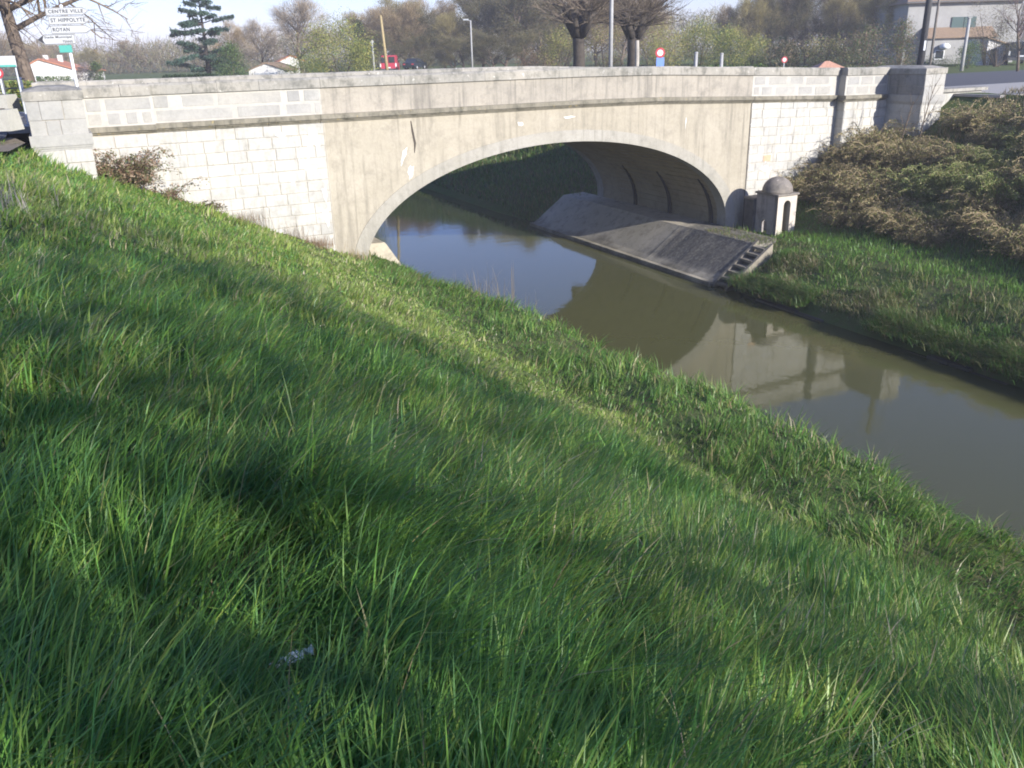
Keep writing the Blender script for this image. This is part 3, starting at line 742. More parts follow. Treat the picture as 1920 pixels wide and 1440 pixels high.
def on_ground(px, py, lift=0):
    d = ray(px, py); t = .5
    for _ in range(4000):
        q = EYE + d * t; r = q - P0
        if q[2] < float(terrain_z(r @ E3, r @ N3, True)): break
        t += .01
    return q + np.array([0, 0, lift])
LITTER = [(on_ground(556, 1312), .16, .10), (on_ground(246, 985), .15, .04)]
def near_bank_grass():
    N = 1800000
    s = RNG.uniform(-10.5, 4.1, N); d = RNG.uniform(-4.0, 26.5, N)
    z = terrain_z(s, d); P = P0 + s[:, None] * E3 + d[:, None] * N3; P[:, 2] = z
    dist = np.linalg.norm(P - EYE, axis=1)
    area = 14.6 * 30.5; dmax = N / area
    dens = np.minimum(dmax, 3200 * np.minimum(1, (3.6 / dist) ** 1.38))
    thin = .35 + .65 * smooth(.30, .5, fbm(s * 1.7, d * 1.7, 31))           # gaps between tussocks
    bare = smooth(-8.3, -9.4, s) * smooth(6, 3, d)
    keep = (RNG.uniform(0, 1, N) < dens / dmax * thin * (1 - bare)) & in_view(P) & (dist > .55)
    pier = (s < BL1 + .15) & (s > PL0 - .1) & (d < 2.15)
    wallm = ((d < .02) & (s < 1.1)) | (d < -3.4) | ((s < BL0) & (d < .45)) | pier
    keep &= ~wallm
    s, d, P, dist = s[keep], d[keep], P[keep], dist[keep]; n = len(s)
    u = s - 1.7 * smooth(4, 24, d) * smooth(3.0, -4.0, s)
    bench = smooth(-.2, .9, s + .5 * (fbm(d * .8, d * 0, 12) - .5))
    tuss = fbm(s * .8, d * .8, 5); tall = smooth(.45, .75, tuss)
    near = smooth(14, 5, dist)
    # blades fan out of tussocks and are combed by the wind
    cell = np.where(RNG.uniform(0, 1, n) < .5, .42, .23); ci, cj = np.floor(s / cell), np.floor(d / cell)
    cs, cd = (ci + vnoise(ci, cj, 201)) * cell, (cj + vnoise(cj, ci, 202)) * cell
    os_, od = s - cs, d - cd; rad = np.hypot(os_, od) / cell; out_az = np.arctan2(N3[1] * od + E3[1] * os_, N3[0] * od + E3[0] * os_)
    up_ = smooth(.9, .1, rad)
    L = (.12 + .17 * near + .16 * tall + .09 * up_ * near) * (1 - bench) + bench * (.08 + .24 * smooth(.42, .66, fbm(s * 1.5, d * 1.5, 91)) + .07 * up_)
    L = L * RNG.uniform(.55, 1.35, n) * (1 - .35 * smooth(-2.6, -.6, u) * (1 - bench))
    for q, lift, w_ in LITTER:                               # blades pressed down under and before the litter
        v = (EYE - q)[:2]; v /= np.linalg.norm(v); rel = P[:, :2] - q[:2]; along = rel @ v; across = np.abs(rel @ np.array([-v[1], v[0]]))
        L = np.where((along > -.06) & (along < .24) & (across < w_ * .8), L * .34, L)
    wd = RNG.uniform(.0048, .0128, n) * np.maximum(1, (dist / 4.5) ** .85) * (1 - .35 * bench)
    wind = .35 + 2.4 * (fbm(s * .35, d * .35, 77) - .5) * 2
    vx = np.cos(out_az) * rad * 1.5 + np.cos(wind) * .9 + RNG.normal(0, .45, n); vy = np.sin(out_az) * rad * 1.5 + np.sin(wind) * .9 + RNG.normal(0, .45, n); az = np.arctan2(vy, vx)
    lean = np.clip(.27 + .12 * bench + .35 * rad + .45 * fbm(s * .7 + 9, d * .7, 55) + RNG.normal(0, .22, n), .03, 1.15)
    face = az + pi / 2 + RNG.normal(0, .7, n)
    deep = palette(n, [(.145, .30, .070), (.175, .34, .065), (.130, .275, .095), (.25, .375, .08), (.44, .38, .20)], [34, 30, 20, 14, 1.2])
    sunlit_lush = palette(n, [(.26, .365, .075), (.33, .40, .11), (.21, .33, .065), (.45, .45, .20), (.55, .49, .31)], [34, 28, 22, 12, 7])
    rank = palette(n, [(.105, .235, .045), (.15, .28, .055), (.20, .29, .065), (.34, .29, .15)], [40, 32, 20, 9])
    band = np.clip(smooth(.35, .7, fbm(s * .5, d * .5, 101)) * .5 + .8 * smooth(-3.6, -1.4, u) + .5 * smooth(8, 15, dist), 0, 1)  # brighter yellow blades gather along the sunlit strip, sunlight put into their colour
    pick = RNG.uniform(0, 1, n); col = np.where((pick < band)[:, None], sunlit_lush, deep)
    col = np.where((RNG.uniform(0, 1, n) < bench * .85)[:, None], rank, col)
    col = np.clip(col * (.78 + .44 * vnoise(ci * 1.0, cj * 1.0, 203))[:, None], 0, 1)
    hi = dist < 6.5; out = []
    for msk, ns_ in ((hi, 3), (~hi, 2)): out.append((P[msk], L[msk], wd[msk], az[msk], lean[msk], face[msk], ns_, col[msk]))
    return grass_object('grass', out, M['grass'], 'thick green grass covering the near canal bank', 'grass')
near_bank_grass()
def near_bank_weeds():
    """flat dead thatch low among the blades and little broad-leaved plants"""
    N = 60000; s = RNG.uniform(-10, 3.2, N); d = RNG.uniform(8, 26, N); P = P0 + s[:, None] * E3 + d[:, None] * N3; P[:, 2] = terrain_z(s, d) + .01
    dist = np.linalg.norm(P - EYE, axis=1); k = (RNG.uniform(0, 1, N) < np.minimum(1, (4 / dist) ** 1.2)) & in_view(P) & (dist > .7) & (fbm(s * 1.1, d * 1.1, 301) > .42); s, d, P = s[k], d[k], P[k]; n = len(s)
    az = RNG.uniform(0, 2 * pi, n); col = palette(n, [(.42, .35, .21), (.32, .25, .14), (.24, .19, .11), (.20, .22, .09)], [3, 3, 2, 2])
    grass_object('dead_grass', [(P, RNG.uniform(.08, .24, n), RNG.uniform(.004, .008, n), az, RNG.uniform(.8, 1.35, n), az + 1.57, 2, col)], M['grass'], 'dead straw thatch lying among the green grass', 'grass')
    N = 26000; s = RNG.uniform(-9.5, 3.4, N); d = RNG.uniform(2, 26, N); ok = (fbm(s * 1.6, d * 1.6, 411) > .56); s, d = s[ok], d[ok]; P = P0 + s[:, None] * E3 + d[:, None] * N3; P[:, 2] = terrain_z(s, d) + RNG.uniform(.04, .17, len(s))
    k = in_view(P); P = P[k]; n = len(P); V, F_, C = quads(P, .028, palette(n, [(.09, .20, .04), (.13, .25, .05), (.17, .26, .06)], [2, 2, 1]), .0)
    o = link('weeds', np_mesh('weeds', V, [F_], C), M['leaf']); tag(o, 'little broad leaved weeds among the near bank grass', 'weeds', kind='stuff')

def far_bank_cover():
    N = 150000
    s = RNG.uniform(12.75, 31, N); d = RNG.uniform(-14, 40, N)
    under = (d < .3) & (d > -W - .4)
    z = terrain_z(s, d); P = P0 + s[:, None] * E3 + d[:, None] * N3; P[:, 2] = z
    keep = in_view(P, 400) & ~under & ~((s < 14.55) & (d < 3.95)) & ~((s > 24.6) & (d < 3.4)) & ~((d < .04) & (s < 24)) & ~((s > BR0) & (s < 24.4) & (d < 2.2))
    keep &= ~((s > 15.8) & (s < 17.1) & (d < 2.2))
    s, d, P = s[keep], d[keep], P[keep]; n = len(s)
    bench = smooth(15.2, 15.9, s) * smooth(18.9, 17.9, s); up = smooth(18.0, 18.9, s)
    pt = fbm(s * .55, d * .55, 41)
    L = (.13 + .1 * bench + .26 * (1 - bench) * (1 - up) * smooth(.5, .68, fbm(s * 1.1, d * 1.1, 71)) + .35 * up * smooth(.4, .65, pt) + .12 * up) * RNG.uniform(.5, 1.4, n)
    wd = RNG.uniform(.012, .03, n); az = RNG.uniform(0, 2 * pi, n); lean = np.clip(RNG.normal(.5, .25, n), .05, 1)
    green = palette(n, [(.105, .24, .04), (.15, .29, .05), (.21, .31, .07)], [3, 4, 2])
    olive = palette(n, [(.15, .20, .055), (.22, .22, .09), (.11, .17, .045), (.38, .33, .19)], [4, 3, 3, 2])
    brown = palette(n, [(.21, .165, .095), (.30, .23, .14), (.15, .115, .065), (.40, .33, .21), (.13, .17, .055)], [4, 3, 3, 1.6, 1.6])
    gp = np.clip(bench * 1.1 + .75 * smooth(.52, .64, fbm(s * .3 + 40, d * .3, 66)), 0, 1); bp = np.clip(up * (.95 - 1.2 * smooth(.53, .68, fbm(s * .35, d * .35, 23))), 0, 1)
    r1, r2 = RNG.uniform(0, 1, n), RNG.uniform(0, 1, n)
    col = np.where((r1 < bp)[:, None], brown, olive); col = np.where((r2 < gp * (1 - .65 * bp))[:, None], green, col)
    return grass_object('bank_grass', [(P, L, wd, az, lean, az + pi / 2 + RNG.normal(0, .8, n), 2, col)], M['grass'], 'mixed green grass and brown dead growth on the far canal bank', 'grass')
far_bank_cover()
def lower_slope():
    N = 70000; s = RNG.uniform(12.85, 16.2, N); d = RNG.uniform(3.9, 32, N); cl = fbm(s * .9, d * .9, 141); k = RNG.uniform(0, 1, N) < smooth(.30, .62, cl); s, d, cl = s[k], d[k], cl[k]
    P = P0 + s[:, None] * E3 + d[:, None] * N3; P[:, 2] = terrain_z(s, d); k = in_view(P, 400); s, d, P, cl = s[k], d[k], P[k], cl[k]; n = len(s); az = RNG.uniform(0, 2 * pi, n)
    a = palette(n, [(.16, .22, .06), (.24, .24, .10), (.12, .19, .05), (.40, .35, .20), (.28, .22, .12)], [4, 3, 3, 2.2, 1.5]); b = palette(n, [(.11, .23, .045), (.16, .27, .055)], [1, 1])
    col = np.where((RNG.uniform(0, 1, n) < smooth(.5, .62, fbm(s * .6, d * .6, 151)))[:, None], b, a)
    grass_object('bank_grass', [(P, .10 + .34 * smooth(.45, .75, cl) * RNG.uniform(.4, 1.2, n), RNG.uniform(.012, .028, n), az, RNG.uniform(.2, 1.1, n), az + 1.5 + RNG.normal(0, .6, n), 2, col)], M['grass'], 'rank tufts of olive and straw coloured grass low on the far bank', 'grass')
lower_slope()
def bench_grass():
    N = 2600; s = RNG.uniform(14.3, 17.4, N); d = RNG.uniform(.1, 3.2, N); k = ~((s > 15.75) & (d < 2.25)) & (fbm(s * 1.6, d * 1.6, 19) > .34); s, d = s[k], d[k]; n = len(s)
    P = P0 + s[:, None] * E3 + d[:, None] * N3; P[:, 2] = np.where(s < 15.4, -4.97, terrain_z(s, d)); az = RNG.uniform(0, 2 * pi, n)
    col = palette(n, [(.14, .20, .05), (.20, .20, .08), (.30, .26, .14)], [3, 3, 2])
    grass_object('bench_grass', [(P, RNG.uniform(.06, .16, n), RNG.uniform(.012, .025, n), az, RNG.uniform(.3, 1, n), az + 1.5, 2, col)], M['grass'], 'thin yellowing grass on the ledge before the domed booth', 'grass')
bench_grass()
def beyond_cover():
    """grass on the banks seen through the arch and on the level ground either side"""
    N = 60000; s = RNG.uniform(12.8, 25, N); d = RNG.uniform(-60, -9.8, N)
    P = P0 + s[:, None] * E3 + d[:, None] * N3; P[:, 2] = terrain_z(s, d); k = ~((s < 14) & (d > -10.8)); s, d, P = s[k], d[k], P[k]; n = len(s)
    col = palette(n, [(.11, .21, .045), (.17, .23, .06), (.24, .20, .10), (.13, .13, .06)], [4, 3, 2, 2])
    az = RNG.uniform(0, 2 * pi, n)
    return grass_object('bank_grass', [(P, RNG.uniform(.15, .4, n), RNG.uniform(.03, .06, n), az, RNG.uniform(.2, .9, n), az + pi / 2, 2, col)], M['grass'], 'rough grass on the canal bank seen through the arch', 'grass')
beyond_cover()

# ------------------------------------------------------------------ plants and trees
def quads(P, size, col, flat=0.0, rng=RNG):
    """small leaf-shaped faces (pointed at both ends) turned at random"""
    n = len(P); a = rng.normal(0, 1, (n, 3)); a[:, 2] *= (1 - flat); a /= np.linalg.norm(a, axis=1)[:, None]
    b = rng.normal(0, 1, (n, 3)); b[:, 2] *= (1 - flat); b -= (b * a).sum(1)[:, None] * a; b /= np.linalg.norm(b, axis=1)[:, None]
    sz = (size * rng.uniform(.6, 1.4, n))[:, None]
    V = np.stack([P - a * sz, P - b * sz * .45, P + a * sz, P + b * sz * .45], 1).reshape(-1, 3)
    F_ = np.arange(n * 4).reshape(n, 4); return V, F_, np.repeat(col, 4, 0)

near_bank_weeds()
class Tree:
    """limbs grown by repeated branching; trunk tubes and twig tubes are kept apart"""
    def __init__(self, seed): self.r = random.Random(seed); self.trunk = MB(); self.twig = MB(); self.twig.col = (0, 0, 0); self.tips = []; self.tc = [(.12, .095, .075)]
    def limb(self, p, d, L, r, lev, maxlev, kids, up=.12, wob=.16, ang=(28, 58), ratio=(.5, .72), first=.3):
        R = self.r; n = 5 if lev == 0 else (4 if lev == 1 else 3); pts = [Vector(p)]; d = Vector(d).normalized(); dirs = [d.copy()]
        for i in range(n):
            d = (d + Vector((R.gauss(0, wob), R.gauss(0, wob), R.gauss(0, wob) + up * (1 if lev else .3)))).normalized()
            pts.append(pts[-1] + d * (L / n)); dirs.append(d.copy())
        rad = [r * (1 - .62 * i / n) if lev < maxlev else r * (1 - .8 * i / n) for i in range(n + 1)]
        if lev <= 1: self.trunk.tube(pts, rad, 8 if lev == 0 else 6)
        else:
            c = R.choice(self.tc); k = R.uniform(.75, 1.25); self.twig.col = tuple(x * k for x in c)
            self.twig.tube(pts, rad, 3, False)
        if lev >= maxlev: self.tips += [pts[-1], pts[-2]]; return
        for j in range(kids[lev]):
            t = first + (1 - first) * (j + R.random()) / kids[lev]; q = min(t, .999) * n; i = int(q); f = q - i
            b = pts[i].lerp(pts[i + 1], f); dd = dirs[i]
            ax = dd.orthogonal().normalized(); ax.rotate(Matrix.Rotation(R.uniform(0, 2 * pi) if lev else 2.4 * j + R.uniform(-.5, .5), 3, dd))
            nd_ = dd.copy(); nd_.rotate(Matrix.Rotation(radians(R.uniform(*ang)) * (1.1 - .45 * t), 3, ax))
            self.limb(b, nd_, L * R.uniform(*ratio) * (1.15 - .45 * t), rad[i] * R.uniform(.5, .68), lev + 1, maxlev, kids, up, wob, ang, ratio, .22)
    def finish(self, name, bark, leaf=None, leafcols=None, wts=None, size=.1, nleaf=0, spread=.3, crown='crown', spray=0, spraycols=None):
        root = empty(name); self.trunk.build('trunk', bark, root, True)
        rs = np.random.default_rng(self.r.randint(0, 99999))
        V = np.array(self.twig.v, float); F3 = [f for f in self.twig.f]
        fq = np.array([f for f in F3 if len(f) == 4]); C = np.array(self.twig.c, float)
        lists = [fq]
        if nleaf and self.tips:
            T = np.array([tuple(t) for t in self.tips]); P = T[rs.integers(0, len(T), nleaf)] + rs.normal(0, spread, (nleaf, 3))
            idx = rs.choice(len(leafcols), nleaf, p=np.array(wts) / sum(wts)); c = np.array(leafcols)[idx] * rs.uniform(.7, 1.3, (nleaf, 1))
            qv, qf, qc = quads(P, size, c, rng=rs); lists.append(qf + len(V)); V = np.concatenate([V, qv]); C = np.concatenate([C, qc])
        if spray and self.tips:                              # sprays of thin twigs at the ends of the branches
            T = np.array([tuple(t) for t in self.tips]); P = T[rs.integers(0, len(T), spray)] + rs.normal(0, .22, (spray, 3))
            out = P - T.mean(0); out /= np.linalg.norm(out, axis=1)[:, None]; dr = out * .8 + np.array([0, 0, .5]) + rs.normal(0, .45, (spray, 3)); dr /= np.linalg.norm(dr, axis=1)[:, None]
            sd = np.cross(dr, rs.normal(0, 1, (spray, 3))); sd /= np.linalg.norm(sd, axis=1)[:, None]; ln = rs.uniform(.25, .7, (spray, 1)); wd_ = rs.uniform(.006, .014, (spray, 1))
            qv = np.stack([P - sd * wd_, P + sd * wd_, P + dr * ln + sd * wd_ * .4, P + dr * ln - sd * wd_ * .4], 1).reshape(-1, 3)
            c = np.array(spraycols)[rs.integers(0, len(spraycols), spray)] * rs.uniform(.7, 1.3, (spray, 1))
            lists.append(np.arange(spray * 4).reshape(spray, 4) + len(V)); V = np.concatenate([V, qv]); C = np.concatenate([C, np.repeat(c, 4, 0)])
        me = np_mesh(crown, V, lists, C); link(crown, me, M['leaf'] if nleaf else M['twig'], root)
        return root

def bare_tree(name, seed, H, r=.16, spread=1, tc=((.12, .095, .075), (.16, .13, .10)), kids=(8, 6, 5, 4), nleaf=0, leafcols=None, wts=None, size=.1, bark='bark', first=.3, ang=(28, 58), spray=0, spraycols=None):
    t = Tree(seed); t.tc = list(tc)
    t.limb((0, 0, -.3), (0, 0, 1), H * .62, r, 0, 3, kids, .10, .10, tuple(a * spread for a in ang), (.48, .66), first)
    return t.finish(name, M[bark], None, leafcols, wts, size, nleaf, .25, spray=spray, spraycols=spraycols)

def shrub(name, seed, H, Wd, cols, wts, n=2600, size=.09, shape='round', stems=9, stemcol='bark', K=34, fine=1.0):
    """stems from the ground, leaves gathered in uneven clumps"""
    rs = np.random.default_rng(seed); root = empty(name); mb = MB()
    cl = []
    for k in range(K):
        t = rs.uniform(.08, 1); a = rs.uniform(0, 2 * pi)
        if shape == 'round': w_ = sqrt(max(.02, 1 - (2 * t - 1) ** 2)) if t > .5 else .75 + .5 * t
        elif shape == 'cone': w_ = 1.05 - t * .95
        elif shape == 'column': w_ = .8 * (1 - t ** 4)
        else: w_ = .55 + .5 * t
        rr = Wd / 2 * min(w_, 1) * sqrt(rs.uniform(.15, 1)); cl.append((rr * cos(a), rr * sin(a), t * H))
    cl = np.array(cl)
    for k in range(stems):
        c = cl[rs.integers(0, K)]; mb.tube([(c[0] * .08, c[1] * .08, -.15), (c[0] * .5, c[1] * .5, c[2] * .55), tuple(c)], [.02 * H ** .7, .012 * H ** .7, .005], 4)
    mb.build('stems', M[stemcol], root)
    sg = Wd * .10 + .05; i = rs.integers(0, K, n); P = cl[i] + rs.normal(0, 1, (n, 3)) * np.array([sg, sg, sg * .9]) ; P[:, 2] = np.abs(P[:, 2])
    size = size * fine; tone = rs.uniform(.75, 1.25, K)[i]; ci = rs.choice(len(cols), n, p=np.array(wts) / sum(wts)); c = np.array(cols)[ci] * (tone * rs.uniform(.75, 1.25, n))[:, None]
    V, F_, C = quads(P, size, c, rng=rs); link('foliage', np_mesh('foliage', V, [F_], C), M['leaf'], root)
    return root
def place(o, p, rz=0, sc=1.0, label=None, cat=None, group=None):
    o.location = p; o.rotation_euler = (0, 0, rz); o.scale = (sc, sc, sc) if not hasattr(sc, '__len__') else sc
    return tag(o, label, cat, group)
def gpt(px, Y, z=-.4):
    """ground point below image column px at depth Y"""
    p = at(px, 110, Y); return (p[0], Y, z)

BR = ((.19, .14, .09), (.23, .17, .11), (.15, .115, .08))
GRY = ((.20, .17, .15), (.16, .14, .125))
# big bare tree by the direction signs
t = Tree(11); t.tc = list(BR)
t.limb((0, 0, -.2), (0.0, 0, 1), 7.5, .30, 0, 3, (14, 8, 6, 4), -.05, .06, (50, 85), (.45, .68), .36)
o = t.finish('bare_tree', M['bark'], spray=5000, spraycols=[(.14, .11, .09), (.18, .14, .11)]); place(o, gpt(48, 36, 0), .6, 1, 'tall bare tree whose trunk rises behind the left pier, beside the direction signs', 'tree')
# proto trees for the background
bud_brown = [(0.272, 0.192, 0.12), (0.208, 0.16, 0.096), (0.32, 0.256, 0.128)]
bud_olive = [(0.224, 0.208, 0.08), (0.272, 0.224, 0.096), (0.176, 0.16, 0.072)]
bud_dark = [(0.08, 0.096, 0.048), (0.128, 0.12, 0.064), (0.096, 0.112, 0.04)]
BRS = [(.36, .27, .155), (.29, .215, .12), (.43, .33, .19)]; GRS = [(.36, .30, .23), (.29, .245, .19)]; OLS = [(.36, .31, .12), (.30, .25, .10), (.42, .35, .16)]; DKS = [(.20, .17, .085), (.15, .145, .06), (.25, .20, .10)]
protoA = bare_tree('bare_tree', 21, 10, .20, 1.15, BR, (9, 7, 6, 4), spray=9000, spraycols=BRS)
protoB = bare_tree('bare_tree', 22, 10, .19, 1.1, GRY, (10, 7, 6, 4), spray=9000, spraycols=GRS)
protoC = bare_tree('woodland_tree', 23, 10, .15, 1.1, BR, (11, 7, 6, 4), 1500, bud_brown, [3, 3, 2], .06, first=.12, spray=14000, spraycols=BRS)
protoD = bare_tree('woodland_tree', 24, 10, .15, 1.05, BR, (11, 7, 6, 4), 3500, bud_olive, [3, 3, 2], .07, first=.1, spray=13000, spraycols=OLS)
protoE = bare_tree('woodland_tree', 25, 10, .16, 1.0, BR, (12, 7, 6, 4), 6500, bud_dark, [3, 3, 2], .09, first=.06, spray=12000, spraycols=DKS)
used = set()
def tree(proto, px, Y, top, label, cat='tree', group=None, wide=1.0, rz=None, z=-.4):
    o = proto if proto.name not in used else copy_tree(proto)
    used.add(proto.name); used.add(o.name)
    p = gpt(px, Y, z); h = at(px, top, Y)[2] - z
    zz = sorted(v.co.z for ch in o.children for v in ch.data.vertices); k = h / zz[int(len(zz) * .985)]; wide = wide * 1.25; return place(o, p, random.uniform(0, 6.28) if rz is None else rz, (k * wide, k * wide, k), label, cat, group)

# --- trees and bushes, left to right behind the bridge
MARKS = [(15, 'the information board'), (48, 'the big bare tree by the direction signs'), (88, 'the white gabled house'), (134, 'the signpost pole'), (155, 'the blossoming bush'), (176, 'the dark bush by the blossoming one'), (378, 'the cedar'), (434, 'the olive conifer'),
         (638, 'the willow bush'), (700, 'the short grey pole'), (727, 'the red van'), (777, 'the small dark car'), (885, 'the small street lamp'), (1004, 'the russet bush'), (1085, 'the left plane tree'), (1145, 'the tall lamp post'), (1187, 'the right plane tree'),
         (1238, 'the round road sign'), (1312, 'the two grey posts'), (1366, 'the loose yellow bush'), (1415, 'the pale yellow bush'), (1470, 'the small red sign'), (1489, 'the white cabinet'), (1561, 'the tiled hut'), (1625, 'the brown thicket'), (1727, 'the dark utility pole')]
seen_labels = set()
def wood_label(px, kind, Y, rows):
    c = sorted(MARKS, key=lambda m_: abs(m_[0] - px))
    col = {'A': 'grey bare tree', 'C': 'brown bare tree', 'D': 'olive tinged bare tree', 'E': 'dark ivy clad tree'}[kind]
    row = rows[0] if Y < 101 else rows[1]
    for x, name in c[:4]:
        dx = px - x; rel = 'straight behind' if abs(dx) < 9 else (('just ' if abs(dx) < 32 else '') + ('right of ' if dx > 0 else 'left of ')).strip()
        t = '%s %s, %s %s' % (row, col, rel, name)
        if t not in seen_labels: break
    seen_labels.add(t); return t.strip()
KIND = {protoA.name: 'A', protoB.name: 'A', protoC.name: 'C', protoD.name: 'D', protoE.name: 'E'}

F = 'bare woodland behind the bridge'
for i, (px, Y, top, pr, wd) in enumerate([(-20, 150, 62, protoC, 1.2), (28, 165, 72, protoD, 1.3), (70, 150, 84, protoC, 1.2), (118, 165, 80, protoC, 1.25), (160, 150, 92, protoD, 1.2), (205, 170, 100, protoA, 1.3),
        (246, 160, 78, protoC, 1.2), (290, 170, 96, protoC, 1.3), (330, 165, 104, protoD, 1.3), (372, 175, 100, protoC, 1.3), (425, 170, 96, protoC, 1.3)]):
    tree(pr, px, Y, top, wood_label(px, KIND[pr.name], 150, ('', 'distant hazy')), group='far wood left of the cedar', wide=wd)
for px, Y, top, pr, wd, lab in [
        (436, 100, 42, protoA, .9, 'slim grey bare tree just right of the cedar'),
        (490, 95, 40, protoB, 1.0, 'round bare tree standing over the small pale garage'),
        (566, 85, -4, protoB, 1.15, 'large round bare tree left of the yellow green willow')]:
    tree(pr, px, Y, top, lab, wide=wd)
for i, (px, Y, top, pr, wd) in enumerate([(690, 112, 22, protoC, 1.0), (728, 108, 10, protoC, 1.0), (765, 118, 2, protoD, 1.1), (800, 110, 14, protoE, 1.0), (835, 118, 0, protoC, 1.0),
        (868, 108, 26, protoD, 1.0), (905, 112, -14, protoE, 1.0), (945, 106, -22, protoE, 1.1), (985, 114, -26, protoD, 1.1), (1022, 108, -10, protoE, 1.0), (1060, 116, -30, protoC, 1.2),
        (1120, 118, -18, protoD, 1.2), (1165, 112, -22, protoC, 1.1), (1215, 120, 0, protoC, 1.0), (710, 106, 60, protoE, 1.2), (785, 106, 66, protoE, 1.3), (850, 98, 70, protoE, 1.3), (925, 97, 64, protoE, 1.3), (990, 98, 60, protoE, 1.3), (1045, 99, 70, protoE, 1.3)]):
    tree(pr, px, Y, top, wood_label(px, KIND[pr.name], Y, ('shorter front row', 'tall back row')), group='brown wood behind the middle of the bridge', wide=wd)
for i, (px, Y, top, pr, wd) in enumerate([(1375, 105, 14, protoC, .8), (1410, 98, -8, protoD, .75), (1446, 100, -20, protoE, .7), (1480, 104, -18, protoC, .8), (1512, 98, -24, protoE, .8), (1548, 100, -26, protoC, .7),
        (1582, 96, -20, protoD, .65), (1618, 98, -24, protoE, .6), (1655, 92, -26, protoD, .6), (1690, 88, -30, protoD, .55)]):
    tree(pr, px, Y, top, wood_label(px, KIND[pr.name], 100, ('tall slim', 'tall slim')), group='ivy tangled trees left of the dark utility pole', wide=wd)
place(bare_tree('bare_tree', 61, 10, .16, 1.15, ((.17, .12, .12), (.14, .10, .10)), (9, 7, 6, 4)), gpt(1912, 60, -.3), 0, .62, 'purple brown bare tree in front of the grey house', 'tree')
# the far wood, one mass of twigs
def far_wood():
    n = 90000; px = RNG.uniform(-160, 2080, n); Yd = RNG.uniform(150, 190, n)
    x = (px - 960) / 1600 * Yd * 1.08; lim = 3.2 + 6.0 * fbm(x * .16, Yd * .05, 4) + np.interp(px, [0, 340, 600, 700, 1900], [-.5, -2.0, -1.2, 2, 2])
    z = RNG.uniform(0, 1, n) ** .8 * lim * (.75 + .35 * fbm(x * .35, Yd * .3, 6)) - .6
    P = np.stack([x, Yd, z], 1); dr = RNG.normal(0, .7, (n, 3)) + np.array([0, 0, .8]); dr /= np.linalg.norm(dr, axis=1)[:, None]
    sd = np.cross(dr, RNG.normal(0, 1, (n, 3))); sd /= np.linalg.norm(sd, axis=1)[:, None]; ln = RNG.uniform(.5, 1.6, (n, 1)); wd_ = RNG.uniform(.02, .06, (n, 1))
    V = np.stack([P - sd * wd_, P + sd * wd_, P + dr * ln + sd * wd_ * .4, P + dr * ln - sd * wd_ * .4], 1).reshape(-1, 3)
    c = palette(n, [(.23, .19, .12), (.19, .165, .10), (.26, .22, .14), (.20, .20, .085)], [3, 3, 2, 2])
    o = link('far_wood', np_mesh('far_wood', V, [np.arange(n * 4).reshape(n, 4)], np.repeat(c, 4, 0)), M['twig']); tag(o, 'hazy brown mass of the far bare wood along the horizon', 'wood', kind='stuff')
far_wood()
# pollarded plane trees
def pollard(seed, H, name='plane_tree'):
    t = Tree(seed); R = t.r; t.tc = [(.19, .155, .12), (.23, .185, .14), (.15, .125, .09)]
    t.trunk.tube([(0, 0, -.2), (.03, 0, H * .3), (0, .03, H * .55), (.02, 0, H * .62)], [.42, .33, .33, .38], 10)
    for k in range(5):
        a = 2 * pi * k / 5 + R.uniform(-.3, .3); rr = R.uniform(.7, 1.2)
        p1 = Vector((cos(a) * .2, sin(a) * .2, H * .58)); p2 = Vector((cos(a) * rr * .75, sin(a) * rr * .75, H * .72)); p3 = Vector((cos(a) * rr, sin(a) * rr, H * R.uniform(.85, 1.0)))
        t.trunk.tube([p1, p2, p3], [.24, .19, .22], 8)
        for kn in (p2, p3):
            for j in range(16):
                d = Vector((R.gauss(0, .8), R.gauss(0, .8), R.uniform(.1, 1))) + Vector((cos(a), sin(a), 0)) * .5
                t.limb(kn, d, R.uniform(1.6, 2.9), .027, 2, 3, (0, 0, 6), .06, .14, (15, 45), (.4, .7), .2)
    return t.finish(name, M['bark_dark'])
place(pollard(31, 4.3), gpt(1085, 52, -.15), .3, 1, 'dark pollarded plane tree left of the tall lamp post', 'tree')
place(pollard(35, 4.1), gpt(1187, 54, -.15), 1.6, 1, 'dark pollarded plane tree just right of the tall lamp post', 'tree')
mb = MB(); mb.tube([(0, 0, -.2), (.02, 0, 1.2), (0, 0, 2.2)], [.13, .12, .10], 8); o = mb.build('tree_stump', M['bark_pale'], None, True); place(o, gpt(1194, 51, -.2), label='pale bare stump close beside the right hand plane tree', cat='tree stump')
